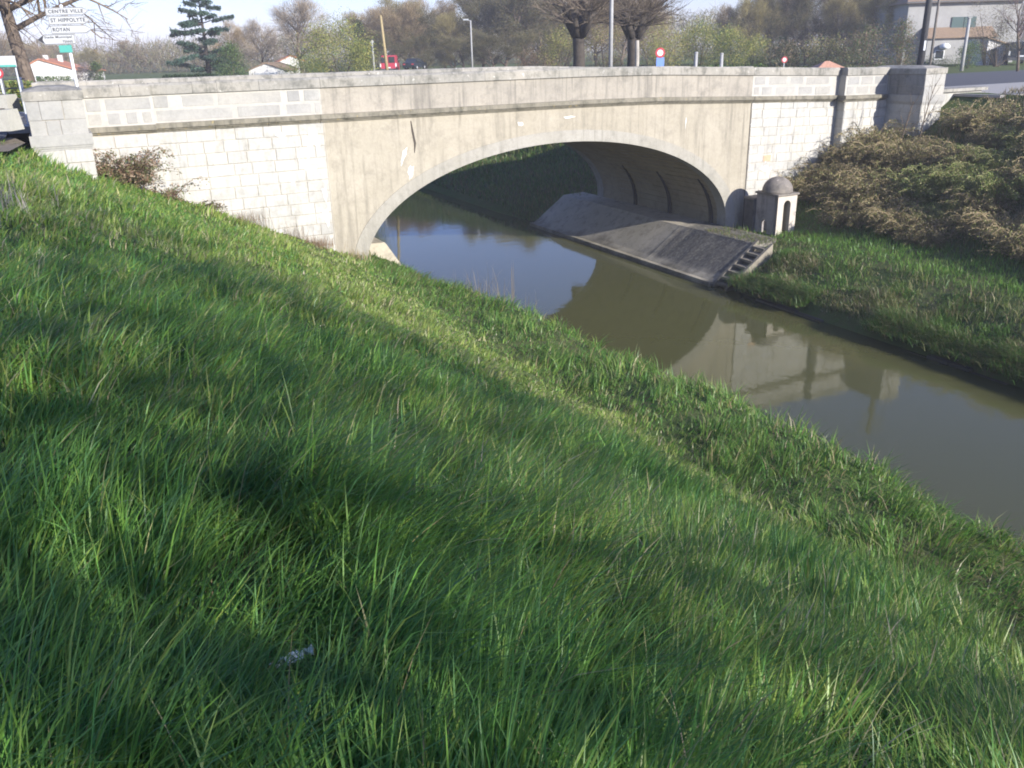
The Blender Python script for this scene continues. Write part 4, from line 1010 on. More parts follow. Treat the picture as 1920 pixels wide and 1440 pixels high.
# cedar
def cedar(seed, H):
    rs = np.random.default_rng(seed); root = empty('cedar_tree'); mb = MB(); mb.tube([(0, 0, -.3), (.05, 0, H * .5), (0, 0, H)], [.30, .18, .04], 8); V, C = [], []
    P = []; tone = []
    nt_ = 15
    for k in range(nt_):
        z = H * (.13 + .85 * k / (nt_ - 1)) + rs.uniform(-.25, .25); L0 = (3.2 * (1 - (k / nt_) ** 2.2) + .45) * (.75 + .5 * rs.random())
        m_ = rs.integers(3, 6)
        for j in range(m_):
            a = rs.uniform(0, 2 * pi); L = L0 * rs.uniform(.4, 1.2); dz = rs.uniform(-.22, .28) * L
            mb.tube([(0, 0, z), (cos(a) * L * .5, sin(a) * L * .5, z + dz * .7), (cos(a) * L, sin(a) * L, z + dz)], [.06, .04, .015], 4)
            q = int(190 * L); tt = rs.uniform(.25, 1.05, q) ** .8; wv = rs.normal(0, .17 + .20 * tt * .6, q)
            P.append(np.stack([cos(a) * L * tt - sin(a) * wv, sin(a) * L * tt + cos(a) * wv, z + dz * tt + rs.normal(0, .12, q) - .05 * np.abs(wv)], 1)); tone.append(np.full(q, rs.uniform(.7, 1.3)))
    P = np.concatenate(P); n = len(P); tone = np.concatenate(tone)
    c = np.array([(.08, .145, .10), (.105, .18, .125), (.06, .115, .075)])[rs.integers(0, 3, n)] * tone[:, None]
    V, F_, C = quads(P, .125, c, .35, rs); mb.build('trunk', M['bark_dark'], root, True); link('foliage', np_mesh('foliage', V, [F_], C), M['leaf'], root); return root
o = cedar(5, 10); h = at(380, -22, 85)[2] + .4; place(o, gpt(388, 85), .5, h / 10, 'tall blue green cedar standing against the sky', 'tree')
YG = [(0.375, 0.362, 0.0875), (0.288, 0.312, 0.075), (0.45, 0.4, 0.125), (0.213, 0.237, 0.075)]; GR = [(0.1, 0.175, 0.05), (0.138, 0.213, 0.0625), (0.188, 0.237, 0.0688)]
DK = [(0.025, 0.05, 0.0187), (0.0375, 0.0688, 0.025)]; BN = [(0.3, 0.213, 0.125), (0.213, 0.163, 0.1), (0.362, 0.288, 0.188)]
def bush(seed, px, Y, top, pxw, cols, wts, label, shape='round', n=2600, size=.10, name='bush', cat='bush', group=None, z=-.4):
    h = at(px, top, Y)[2] - z; w_ = np.linalg.norm(at(px + pxw / 2, 110, Y) - at(px - pxw / 2, 110, Y))
    return place(shrub(name, seed, h, w_, cols, wts, int(n * 2.2), size, shape, K=46, fine=.62), gpt(px, Y, z), label=label, cat=cat, group=group)
bush(1, 434, 80, 88, 62, GR + DK, [2, 3, 2, 2, 2], 'rounded olive green conifer at the foot of the cedar', 'column', 3200, .09, 'conifer_bush')
bush(2, 638, 75, 44, 122, YG + GR, [4, 4, 2, 2, 1, 1, 1], 'large yellow green willow bush left of the red van', 'round', 6500, .10, 'willow_bush')
bush(3, 570, 72, 112, 80, YG + GR, [2, 2, 1, 1, 2, 2, 2], 'low green bush spread in front of the willow', 'round', 2200, .08)
bush(4, 678, 104, 40, 36, DK, [1, 1], 'dark narrow conifer behind the short pole', 'column', 1500, .14, 'conifer_bush')
bush(5, 155, 92, 121, 34, [(.30, .24, .22), (.36, .30, .28), (.18, .14, .10)], [3, 2, 2], 'pale pinkish blossoming bush right of the sign pole', 'round', 1500, .09)
bush(6, 176, 90, 120, 24, GR + DK, [1, 1, 1, 2, 2], 'dark green bush right of the blossoming bush', 'round', 1300, .09)
bush(7, 1004, 92, 96, 60, [(.20, .11, .06), (.15, .10, .06), (.12, .10, .05)], [2, 2, 2], 'russet bush at the foot of the wood', 'round', 1600, .10)
bush(8, 1240, 78, 48, 90, YG + BN, [3, 3, 2, 2, 2, 1, 1], 'tall yellow green bush behind the round road sign', 'round', 4200, .09)
bush(9, 1312, 80, 44, 78, YG + GR, [4, 3, 3, 1, 2, 2, 1], 'bright olive bush behind the two grey posts', 'round', 4000, .09)
bush(10, 1366, 76, 60, 70, YG + GR, [3, 3, 3, 1, 2, 2, 2], 'loose yellow bush right of the two grey posts', 'round', 3200, .09)
bush(11, 1415, 76, 72, 60, YG + GR, [3, 2, 3, 1, 1, 1, 2], 'pale yellow bush left of the ivy tangled trees', 'round', 2800, .09)
bush(12, 1135, 82, 50, 70, BN + YG, [3, 2, 3, 1, 1, 1, 1], 'reddish brown bush between the plane trees', 'round', 2600, .09)
bush(13, 1055, 84, 58, 70, YG + BN, [3, 3, 2, 2, 2, 1, 1], 'yellow bush behind the left plane tree', 'round', 2600, .09)
bush(14, 1470, 74, 84, 70, DK + BN, [3, 3, 2, 2, 1], 'dark thicket under the ivy tangled trees', 'round', 2600, .10)
bush(15, 1545, 74, 78, 90, DK + BN + YG, [2, 3, 2, 2, 1, 1, 1, 1, 1], 'brown green thicket behind the tiled hut', 'round', 3000, .10)
bush(16, 1625, 70, 60, 90, BN + GR, [3, 3, 2, 2, 2, 1], 'brown thicket left of the dark utility pole', 'round', 3200, .09)
bush(17, 1688, 66, 40, 60, BN + GR, [3, 3, 2, 2, 2, 1], 'tall tangled thicket touching the dark utility pole', 'column', 3000, .08)
bush(18, 1815, 70, 84, 40, GR + DK, [3, 3, 2, 1, 1], 'ivy bush leaning on the concrete post before the grey house', 'round', 1600, .07)
bush(19, 1760, 72, 114, 60, DK + GR, [3, 2, 1, 1, 1], 'low dark bush along the foot of the grey house', 'round', 1200, .06)
bush(21, 1850, 76, 6, 90, [(.22, .20, .10), (.18, .16, .09), (.14, .12, .08)], [2, 2, 2], 'tall thin olive bush veiling the right half of the grey house', 'loose', 1500, .07)
bush(20, 1870, 72, 40, 70, [(.16, .15, .06), (.13, .12, .06), (.10, .08, .05)], [2, 2, 2], 'thin olive bush in front of the grey house', 'round', 1500, .07)
def hedge(name, p0, p1, h, w_, seed, cols, n, label, size=.07):
    rs = np.random.default_rng(seed); p0, p1 = np.array(p0), np.array(p1); L = np.linalg.norm(p1 - p0); root = empty(name, tuple(p0), math.atan2(p1[1] - p0[1], p1[0] - p0[0]))
    P = np.stack([rs.uniform(0, L, n), rs.uniform(-w_ / 2, w_ / 2, n), rs.uniform(0, h, n) + .05 * np.sin(rs.uniform(0, 9, n))], 1)
    c = np.array(cols)[rs.integers(0, len(cols), n)] * rs.uniform(.7, 1.3, (n, 1)); V, F_, C = quads(P, size, c, rng=rs)
    link('foliage', np_mesh('foliage', V, [F_], C), M['leaf'], root)
    mb = MB()
    for k in range(int(L / .6)): mb.tube([(k * .6 + .3, 0, -.2), (k * .6 + .3, rs.normal(0, .05), h * .8)], [.03, .015], 4)
    mb.build('stems', M['bark_dark'], root); return tag(root, label, 'hedge')
hedge('hedge', gpt(300, 62, -.3), gpt(402, 62, -.3), .95 , .8, 3, DK, 4200, 'dark clipped hedge below the cedar')
hedge('hedge', gpt(1292, 52, -.4), gpt(1440, 52, -.4), .95, .8, 4, GR + DK, 3800, 'low green hedge behind the two grey posts')
hedge('hedge', gpt(-40, 34, 0), gpt(44, 34, 0), 1.0, .8, 6, YG[1:] + GR, 2600, 'olive hedge behind the railing beside the left pier')
hedge('hedge', gpt(60, 80, -.2), gpt(126, 80, -.2), .7, .7, 8, GR, 1500, 'green hedge before the white gabled house')

# --- houses
def house_frame(name, px, Y, z, label, rz=0):
    o = empty(name, gpt(px, Y, z), rz); return tag(o, label, 'house')
def P_(o, px, py, Y):
    p = at(px, py, Y); b = o.location; return p[0] - b[0], p[2] - b[2]
h1 = house_frame('white_house', 90, 95, -.6, 'white gabled house with an orange tiled roof, far left beyond the bridge', .25)
mb = MB(); mb.prism([(-2.6, 0), (2.3, 0), (2.3, 1.5), (-.9, 2.55), (-2.6, 1.75)], 0, 8); mb.build('wall', M['render_white'], h1)
def roof_slab(par, pts, y0, y1, th, mat, name='roof'):
    mb = MB(); (xa, za), (xb, zb) = pts; mb.add([(xa, y0, za), (xb, y0, zb), (xb, y1, zb), (xa, y1, za), (xa, y0, za + th), (xb, y0, zb + th), (xb, y1, zb + th), (xa, y1, za + th)],
        [(0, 3, 2, 1), (4, 5, 6, 7), (0, 1, 5, 4), (1, 2, 6, 5), (2, 3, 7, 6), (3, 0, 4, 7)]); return mb.build(name, mat, par)
roof_slab(h1, ((-.9, 2.56), (2.6, 1.42)), -.2, 8.2, .12, M['tile']); roof_slab(h1, ((-2.9, 1.62), (-.905, 2.56)), -.2, 8.2, .12, M['tile'])
for x, y in ((-.8, 2.5), (.1, 5)): mb = MB(); mb.box(x - .22, x + .22, y, y + .5, 2.2, 3.0); mb.build('chimney', M['render_white'], h1)
mb = MB(); mb.box(2.35, 4.0, 1.5, 7, 0, 1.25); mb.build('side_wing', M['render_white'], h1); roof_slab(h1, ((2.3, 1.75), (4.2, 1.25)), 1.3, 7.2, .1, M['tile'])
mb = MB(); mb.box(-1.5, -1.1, -.04, .06, .2, 1.0); f = mb.build('window', M['shutter'], h1)
wl = empty('garden_wall', gpt(76, 72, -.4)); tag(wl, 'low grey garden wall in front of the white house', 'wall'); mb = MB(); mb.box(-1.6, 1.9, 0, .2, 0, .62); mb.build('wall_body', M['block'], wl); mb = MB(); mb.box(-1.65, 1.95, -.03, .23, .623, .69); mb.build('wall_coping', M['coping'], wl)
h2 = house_frame('small_garage', 497, 82, -.4, 'small pale garage with a low tiled gable under the round bare tree', 0)
mb = MB(); mb.prism([(-1.6, 0), (1.6, 0), (1.6, .95), (0, 1.5), (-1.6, .95)], 0, 5); mb.build('wall', M['render_white'], h2)
roof_slab(h2, ((-1.85, .87), (0, 1.51)), -.15, 5.2, .09, M['tile_old']); roof_slab(h2, ((0, 1.51), (1.85, .87)), -.15, 5.2, .09, M['tile_old'])
mb = MB(); mb.box(-1.1, .9, -.04, .04, 0, .72); dr = mb.build('garage_door', M['steel'], h2)
for k in range(4): mb = MB(); mb.box(-1.09, .89, -.055, -.041, .03 + k * .18, .18 + k * .18); mb.build('door_panel', M['steel'], dr)
h3 = house_frame('white_house', 546, 98, -.4, 'small white house corner glimpsed behind the large round bare tree', .3)
mb = MB(); mb.prism([(-1.3, 0), (1.3, 0), (1.3, 1.55), (0, 2.1), (-1.3, 1.55)], 0, 5); mb.build('wall', M['render_white'], h3); roof_slab(h3, ((-1.5, 1.47), (0, 2.11)), -.15, 5.2, .1, M['tile']); roof_slab(h3, ((0, 2.11), (1.5, 1.47)), -.15, 5.2, .1, M['tile'])
YH = 84
h4 = house_frame('grey_house', 1800, YH, at(1800, 122, YH)[2], 'large two storey grey house with dark green shutters, far right', -.05)
q = lambda px, py: P_(h4, px, py, YH)
xL, _ = q(1700, 60); xR, _ = q(1905, 60); _, zE = q(1800, 4); _, zM = q(1800, 71); _, zM2 = q(1800, 58)
mb = MB(); mb.box(xL, xR, .0, 9, -.5, zE); mb.build('wall', M['render_grey'], h4)
mb = MB(); mb.add([(xL - .4, -.5, zE), (xR + .4, -.5, zE), (xR + .4, 9.5, zE), (xL - .4, 9.5, zE), (xL + 2, 4.5, zE + 2.2), (xR - 2, 4.5, zE + 2.2)], [(0, 1, 5, 4), (1, 2, 5), (2, 3, 4, 5), (3, 0, 4), (3, 2, 1, 0)]); mb.build('roof', M['tile_old'], h4)
mb = MB(); mb.box(xL - .3, xR + .3, -.45, -.3, zE - .02, zE + .14); mb.build('gutter', M['darksteel'], h4)
xa, _ = q(1728, 65); xb, _ = q(1856, 65)
mb = MB(); mb.add([(xa, -1.5, zM), (xb, -1.5, zM), (xb, -.002, zM2 + .2), (xa, -.002, zM2 + .2), (xa, -1.5, zM + .12), (xb, -1.5, zM + .12), (xb, -.002, zM2 + .34), (xa, -.002, zM2 + .34)], [(0, 3, 2, 1), (4, 5, 6, 7), (0, 1, 5, 4), (1, 2, 6, 5), (3, 0, 4, 7)]); mb.build('porch_roof', M['tile_old'], h4)
mb = MB(); mb.box(xa + .2, xb - .2, -1.2, -.003, -.5, zM - .02); mb.build('porch_wall', M['render_grey'], h4)
def win(par, x0, x1, z0, z1, y, shut=True):
    mb = MB(); mb.box(x0, x1, y - .05, y + .02, z0, z1); w_ = mb.build('window', M['white'], par)
    mb = MB(); mb.box(x0 + .07, x1 - .07, y - .06, y - .051, z0 + .07, z1 - .07); mb.build('pane', M['glass'], w_)
    if shut:
        sw = (x1 - x0) * .8
        for a in (x0 - sw - .03, x1 + .03): mb = MB(); mb.box(a, a + sw, y - .09, y - .03, z0 - .05, z1 + .05); mb.build('shutter', M['shutter'], par)
x0, z1 = q(1786, 32); x1, z0 = q(1826, 58)
mb = MB(); mb.box(x0, (x0 + x1) / 2 - .03, -.1, -.02, z0, z1); mb.build('shutter', M['shutter'], h4); mb = MB(); mb.box((x0 + x1) / 2 + .03, x1, -.1, -.02, z0, z1); mb.build('shutter', M['shutter'], h4)
x0, z1 = q(1744, 94); x1, z0 = q(1759, 111); win(h4, x0, x1, z0, z1, -1.2, False)
x0, z1 = q(1751, 82); x1, z0 = q(1768, 93); mb = MB(); mb.lathe([(.03, 0), (.42, .12), (.46, .3), (.3, .48), (.03, .56)], 12, ((x0 + x1) / 2, -1.5, z0)); mb.build('door_canopy', M['white'], h4, True)
x0, z1 = q(1838, 66); x1, z0 = q(1847, 104); mb = MB(); mb.box(x0, x1, -1.36, -1.2, z0, z1); mb.build('shutter', M['shutter'], h4)
h5 = house_frame('pale_outbuilding', 1868, 76, -.5, 'pale outbuilding with a low sloping roof beside the grey house', 0)
mb = MB(); mb.prism([(-.9, 0), (.9, 0), (.9, 1.55), (-.9, 2.1)], 0, 4); mb.build('wall', M['render_white'], h5); roof_slab(h5, ((-1.1, 2.18), (1.1, 1.5)), -.2, 4.2, .09, M['tile_old'])
mb = MB(); mb.box(-.55, -.1, -.04, .04, 0, 1.3); mb.build('door', M['shutter'], h5)
h6 = empty('tiled_hut', gpt(1561, 60, -1.02)); tag(h6, 'small hut whose orange tiled roof peeps over the right parapet', 'hut')
mb = MB(); mb.box(-.9, .9, 0, 1.8, 0, .95); mb.build('wall', M['render_grey'], h6)
mb = MB(); mb.add([(-1.15, -.25, .95), (1.15, -.25, .95), (1.15, 2.05, .95), (-1.15, 2.05, .95), (-.15, .9, 1.5), (.15, .9, 1.5)], [(0, 1, 5, 4), (1, 2, 5), (2, 3, 4, 5), (3, 0, 4), (3, 2, 1, 0)]); mb.build('roof', plain('bright_tile', (.50, .27, .18), .85, var=.2), h6)

# --- poles
def pole(name, px, Y, top, r0, r1, mat, label, cat, z=-.3, k=10):
    z0 = z; h = at(px, top, Y)[2] - z0; o = empty(name, gpt(px, Y, z0)); mb = MB(); mb.tube([(0, 0, -.3), (0, 0, h * .5), (0, 0, h)], [r0, (r0 + r1) / 2, r1], k); mb.build('pole_shaft', M[mat], o, True); tag(o, label, cat); return o, h
o, h = pole('lamp_post', 1145, 46, -150, .11, .08, 'concpole', 'tall pale lamp post between the two plane trees', 'lamp post'); mb = MB(); mb.box(-.09, .09, -.15, -.08, .5, .9); mb.build('access_door', M['steel'], o)
mb = MB(); mb.tube([(0, 0, h), (.3, -.5, h + .5), (.5, -1.2, h + .6)], [.05, .04, .04], 6); mb.build('lamp_arm', M['steel'], o); mb = MB(); mb.cbox(.35, .65, -1.7, -1.1, h + .55, h + .68, .04); mb.build('lamp_head', M['steel'], o)
o, h = pole('lamp_post', 885, 92, 38, .10, .07, 'concpole', 'small street lamp with a short arm, standing before the brown wood', 'lamp post'); mb = MB(); mb.tube([(0, 0, h - .04), (-.5, 0, h + .02)], [.05, .04], 6); mb.build('lamp_arm', M['concpole'], o); mb = MB(); mb.cbox(-.75, -.2, -.12, .12, h + .0, h + .13, .03); mb.build('lamp_head', M['steel'], o)
o, h = pole('wooden_pole', 725, 80, 30, .15, .10, 'yellowpole', 'yellowish wooden pole leaning in front of the red van', 'pole'); o.rotation_euler = (0, -.05, 0); mb = MB(); mb.lathe([(.11, 0), (.02, .12)], 8, (0, 0, h)); mb.build('pole_cap', M['yellowpole'], o)
o, h = pole('wooden_pole', 700, 92, 75, .11, .09, 'concpole', 'short grey pole left of the yellowish pole', 'pole'); mb = MB(); mb.box(-.18, .18, -.05, .05, h - .25, h - .1); mb.build('cross_piece', M['concpole'], o)
o, h = pole('utility_pole', 1727, 50, -230, .19, .13, 'darkpole', 'thick dark utility pole rising behind the right pier', 'pole', -.3)
mb = MB()
for k in range(3): mb.box(-.7, .7, -.22, -.14, h - .5 - k * .5, h - .4 - k * .5)
mb.build('cross_arm', M['darksteel'], o); mb = MB(); mb.box(-.05, .05, -.24, -.18, 1.4, 1.9); mb.build('number_plate', M['steel'], o)
o, h = pole('steel_pole', 1745, 62, -120, .09, .07, 'woodpole', 'thin brown pole just right of the dark utility pole', 'pole', -.35); mb = MB(); mb.lathe([(.09, 0), (.05, .1)], 8, (0, 0, h)); mb.build('pole_cap', M['woodpole'], o)
o, h = pole('concrete_post', 1806, 64, 34, .13, .10, 'concpole', 'short pale concrete post in front of the grey house shutters', 'post', -.35); mb = MB(); mb.box(-.14, .14, -.14, .14, h, h + .06); mb.build('post_cap', M['concpole'], o)
for px, top, lab in ((1305, 100, 'left of two grey posts standing above the parapet'), (1353, 102, 'right of two grey posts standing above the parapet')):
    o, h = pole('bollard', px, 44, top, .085, .08, 'concpole', lab, 'bollard', -.3); o['group'] = 'grey posts above the parapet'; mb = MB(); mb.lathe([(.09, 0), (.095, .03), (.06, .07)], 10, (0, 0, h)); mb.build('bollard_cap', M['concpole'], o)
# overhead wire
mb = MB(); a = Vector(at(1145, -90, 46)); b = Vector(at(1727, -110, 50)); mb.tube([a.lerp(b, t) - Vector((0, 0, 2.0 * 4 * t * (1 - t))) for t in np.linspace(0, 1, 14)], .014, 4)
tag(mb.build('overhead_wire', M['black']), 'thin wire sagging between the tall lamp post and the dark pole', 'wire')

# --- signs
def text_obj(body, w_, h, loc, par, mat, name='lettering'):
    cu = bpy.data.curves.new('t', 'FONT'); cu.body = body; cu.space_character = 1.12; cu.offset = .022; to = bpy.data.objects.new('t', cu); COL.objects.link(to)
    dg = bpy.context.evaluated_depsgraph_get(); me = bpy.data.meshes.new_from_object(to.evaluated_get(dg)); bpy.data.objects.remove(to); bpy.data.curves.remove(cu)
    n = len(me.vertices); co = np.zeros(n * 3, np.float32); me.vertices.foreach_get('co', co); co = co.reshape(-1, 3)
    lo, hi = co.min(0), co.max(0); u = (co[:, 0] - lo[0]) / (hi[0] - lo[0]); v = (co[:, 1] - lo[1]) / (hi[1] - lo[1])
    co = np.stack([u * w_, np.zeros(n), v * h], 1); me.vertices.foreach_set('co', co.ravel().astype(np.float32)); me.update(); me.name = 'lettering'
    return link(name, me, mat, par, loc)
YS = 26.5; sg = empty('direction_signpost', gpt(134, YS, .1)); tag(sg, 'white signpost on the bridge with four stacked arrow signs and a green plate', 'signpost')
qs = lambda px, py: P_(sg, px, py, YS)
_, ht = qs(112, 10); mb = MB(); mb.tube([(0, 0, -.1), (0, 0, ht)], .045, 10); mb.build('pole_shaft', M['white'], sg, True); mb = MB(); mb.lathe([(.047, 0), (.02, .03)], 10, (0, 0, ht)); mb.build('pole_cap', M['steel'], sg)
def arrow_sign(l, r, t, b, right, lines, black=False):
    xl, zt = qs(l, t); xr, zb = qs(r, b); h = zt - zb; k = h * .75
    poly = [(xl, zb), (xr - k, zb), (xr, (zt + zb) / 2), (xr - k, zt), (xl, zt)] if right else [(xl + k, zb), (xr, zb), (xr, zt), (xl + k, zt), (xl, (zt + zb) / 2)]
    c = ((xl + xr) / 2, (zt + zb) / 2); mb = MB(); mb.prism(poly, -.075, -.05); s_ = mb.build('arrow_sign', M['sign_white'], sg)
    sc = lambda p, f, g=1: (c[0] + (p[0] - c[0]) * f, c[1] + (p[1] - c[1]) * g)
    out = [sc(p, .985, .93) for p in poly]; inn = [sc(p, .968, .82) for p in poly]; mb = MB(); n = len(poly)
    mb.add([(x, -.077, z) for x, z in out] + [(x, -.077, z) for x, z in inn], [(i, (i + 1) % n, n + (i + 1) % n, n + i) for i in range(n)]); mb.build('border', M['letter'], s_)
    tip = [(xr - k * .8, zb + h * .12), (xr - .015, (zt + zb) / 2), (xr - k * .8, zt - h * .12), (xr - k * .45, (zt + zb) / 2)] if right else [(xl + k * 1.0, zb + h * .06), (xl + k * .75, (zt + zb) / 2), (xl + k * 1.0, zt - h * .06), (xl + .01, (zt + zb) / 2)]
    if not right or black: mb = MB(); mb.add([(x, -.079, z) for x, z in tip], [(0, 1, 2, 3)]); mb.build('arrow_tip', M['letter'], s_)
    for body, fx0, fx1, fz, fh in lines:
        text_obj(body, (xr - xl) * (fx1 - fx0), h * fh, (xl + (xr - xl) * fx0, -.0785, zb + h * fz), s_, M['letter'])
arrow_sign(86, 169, 15, 27.5, True, [('CENTRE VILLE', .06, .88, .28, .46)])
arrow_sign(91, 173, 30.5, 45, True, [('ST HIPPOLYTE', .06, .88, .28, .46)])
arrow_sign(96, 176, 48, 62, True, [('ROYAN', .05, .46, .27, .46)])
arrow_sign(70, 145, 65, 83, False, [('Stade Municipal', .20, .93, .54, .30), ('TENNIS', .66, .93, .16, .24)], True)
xl, zt = qs(112, 85); xr, zb = qs(138, 98); mb = MB(); mb.box(xl, xr, -.07, -.05, zb, zt); s_ = mb.build('green_plate', M['teal'], sg)
# information board, round sign
ib = empty('information_board', gpt(33, 25.0, 0)); tag(ib, 'white information board on thin posts at the far left edge', 'sign'); qs = lambda px, py: P_(ib, px, py, 25.0)
xl, zt = qs(-28, 106); xr, zb = qs(33, 125)
mb = MB(); mb.cbox(xl, xr, -.07, -.03, zb, zt, .006); bd = mb.build('board_panel', M['sign_white'], ib)
mb = MB(); mb.box(xl, xr, -.073, -.0705, zb, zb + .05); mb.build('green_edge', M['teal'], bd)
for k in range(4): mb = MB(); mb.box(xl + .06, xr - .12 - .1 * (k % 2), -.0725, -.0705, zt - .07 - k * .055, zt - .055 - k * .055); mb.build('text_line', plain('grey_print', (.45, .47, .5)), bd)
xp, _ = qs(30, 130); mb = MB()
mb.tube([(xp, 0, -.1), (xp, 0, zt - .02)], .025, 8); mb.build('post', M['steel'], ib); mb = MB(); mb.tube([(xl + .15, 0, -.1), (xl + .15, 0, zt - .02)], .025, 8); mb.build('post', M['steel'], ib)
def round_sign(px, py, rpx, Y, z, label, plate=None, postm='steel'):
    o = empty('round_sign', gpt(px, Y, z)); tag(o, label, 'road sign'); p = at(px, py, Y); cx, cz = p[0] - o.location[0], p[2] - z; r = np.linalg.norm(at(px + rpx, py, Y) - p)
    mb = MB(); mb.tube([(cx, .05, -.1), (cx, .05, cz + r * .9)], .03, 8); mb.build('post', M[postm], o)
    def disc(rad, y, name, mat, par):
        mb = MB(); n = 28; mb.prism([(cx + rad * cos(2 * pi * k / n), cz + rad * sin(2 * pi * k / n)) for k in range(n)], y, y + .012); return mb.build(name, M[mat], par)
    dsk = disc(r, 0, 'disc', 'red', o); disc(r * .60, -.003, 'white_centre', 'white', dsk)
    if plate: a = plate; xl, zt = P_(o, a[0], a[1], Y); xr, zb = P_(o, a[2], a[3], Y); mb = MB(); mb.box(xl, xr, 0, .02, zb, zt); mb.build('blue_plate', M['blue'], o)
    return o
round_sign(1238, 99, 9, 42, -.3, 'round red and white road sign above a blue plate, behind the parapet', (1231, 108, 1245, 124))
round_sign(-4, 137, 10, 24.5, 0, 'red ringed round sign cut by the left edge of the view')
# railing beside the left pier, concrete blocks
rl = empty('railing', gpt(38, 29, 0)); tag(rl, 'thin dark railing with three rails left of the stone pier', 'railing')
for py in (149, 166, 186):
    a = at(-40, py + 1, 29); b = at(46, py - 1, 29); mb = MB(); mb.tube([Vector(a) - rl.location, Vector(b) - rl.location], .022, 6); mb.build('rail', M['darksteel'], rl)
for px in (3, 38): a = at(px, 145, 29); mb = MB(); mb.tube([(a[0] - rl.location[0], 0, -.1), (a[0] - rl.location[0], 0, a[2])], .035, 6); mb.build('post', M['darksteel'] if px == 3 else M['steel'], rl)
YB_ = 20.5
for (a, b, lab, dy) in (((-60, 178, 17, 208), None, 'upper and further of two pale concrete blocks by the left edge', .9), ((-60, 206, 21, 246), None, 'lower and nearer of two pale concrete blocks by the left edge', 0)):
    Yb = YB_ + dy; p = at(a[2], a[3], Yb); tpt = at(a[2], a[1], Yb); w_ = 1.1; h = tpt[2] - p[2]
    o = empty('concrete_block', (p[0] - w_ / 2, Yb, p[2])); tag(o, lab, 'concrete block', 'concrete blocks by the left pier')
    mb = MB(); mb.add([(-w_ / 2, 0, 0), (w_ / 2, 0, 0), (w_ / 2, .6, 0), (-w_ / 2, .6, 0), (-w_ / 2 + .03, .05, h), (w_ / 2 - .04, .05, h), (w_ / 2 - .04, .55, h), (-w_ / 2 + .03, .55, h)],
                       [(0, 3, 2, 1), (4, 5, 6, 7), (0, 1, 5, 4), (1, 2, 6, 5), (2, 3, 7, 6), (3, 0, 4, 7)]); mb.build('block_body', M['block'], o); mb = MB(); mb.box(-.3, .3, .2, .4, h - .02, h + .02); mb.build('lifting_slot', M['crack'], o)

# --- vehicles
def wheels(o, xs, ys, r=.32):
    for x in xs:
        for y in ys:
            mb = MB(); mb.tube([(x - .1, y, r), (x + .1, y, r)], r, 16); w_ = mb.build('wheel', M['rubber'], o); mb = MB(); mb.tube([(x - .105, y, r), (x + .105, y, r)], r * .55, 12); mb.build('rim', M['steel'], w_)
def van(px, Y, z, mat, label, rz=0, L=4.6, W_=1.85, H=2.1):
    o = empty('van', gpt(px, Y, z), rz); tag(o, label, 'van'); mb = MB(); w_ = W_ / 2
    sec = lambda y, s_, zt: [(-w_ * s_, y, .35), (w_ * s_, y, .35), (w_ * s_, y, 1.1), (w_ * .9 * s_, y, zt - .12), (w_ * .8 * s_, y, zt), (-w_ * .8 * s_, y, zt), (-w_ * .9 * s_, y, zt - .12), (-w_ * s_, y, 1.1)]
    S_ = [sec(0, .97, H * .985), sec(.12, 1, H), sec(L * .62, 1, H), sec(L * .78, 1, 1.2), sec(L * .98, .93, 1.0)]; vs = [p for q_ in S_ for p in q_]; fs = [tuple(range(8)), tuple(range(39, 31, -1))]
    for i in range(4):
        for k in range(8): fs.append((8 * i + k, 8 * i + 8 + k, 8 * i + 8 + (k + 1) % 8, 8 * i + (k + 1) % 8))
    mb.add(vs, fs); b = mb.build('body', M[mat], o)
    for s_ in (-1, 1):
        mb = MB(); mb.box(*sorted((s_ * .05, s_ * .72)), -.02, .02, 1.15, 1.75); mb.build('rear_window', M['glass'], o)
        mb = MB(); mb.box(*sorted((s_ * .76, s_ * .88)), -.025, .02, .75, 1.1); mb.build('tail_light', M['white'], o)
        mb = MB(); mb.box(*sorted((s_ * (w_ - .01), s_ * (w_ + .008))), L * .5, L * .7, 1.1, 1.6); mb.build('side_window', M['glass'], o)
    mb = MB(); mb.box(-w_ * .96, w_ * .96, -.08, .02, .36, .58); mb.build('bumper', M['darksteel'], o); mb = MB(); mb.box(-.26, .26, -.095, -.081, .62, .73); mb.build('number_plate', M['white'], o)
    wheels(o, (-w_ + .12, w_ - .12), (.8, L - .8)); return o
van(727, 97, -.40, 'carred', 'red van seen from behind, parked at the wood by the leaning pole', 0, 4.0, 1.62, 1.9)
van(1912, 74, -.45, 'cardark', 'dark blue van at the far right beside the pale outbuilding', -.35, 4.6, 1.9, 1.75)
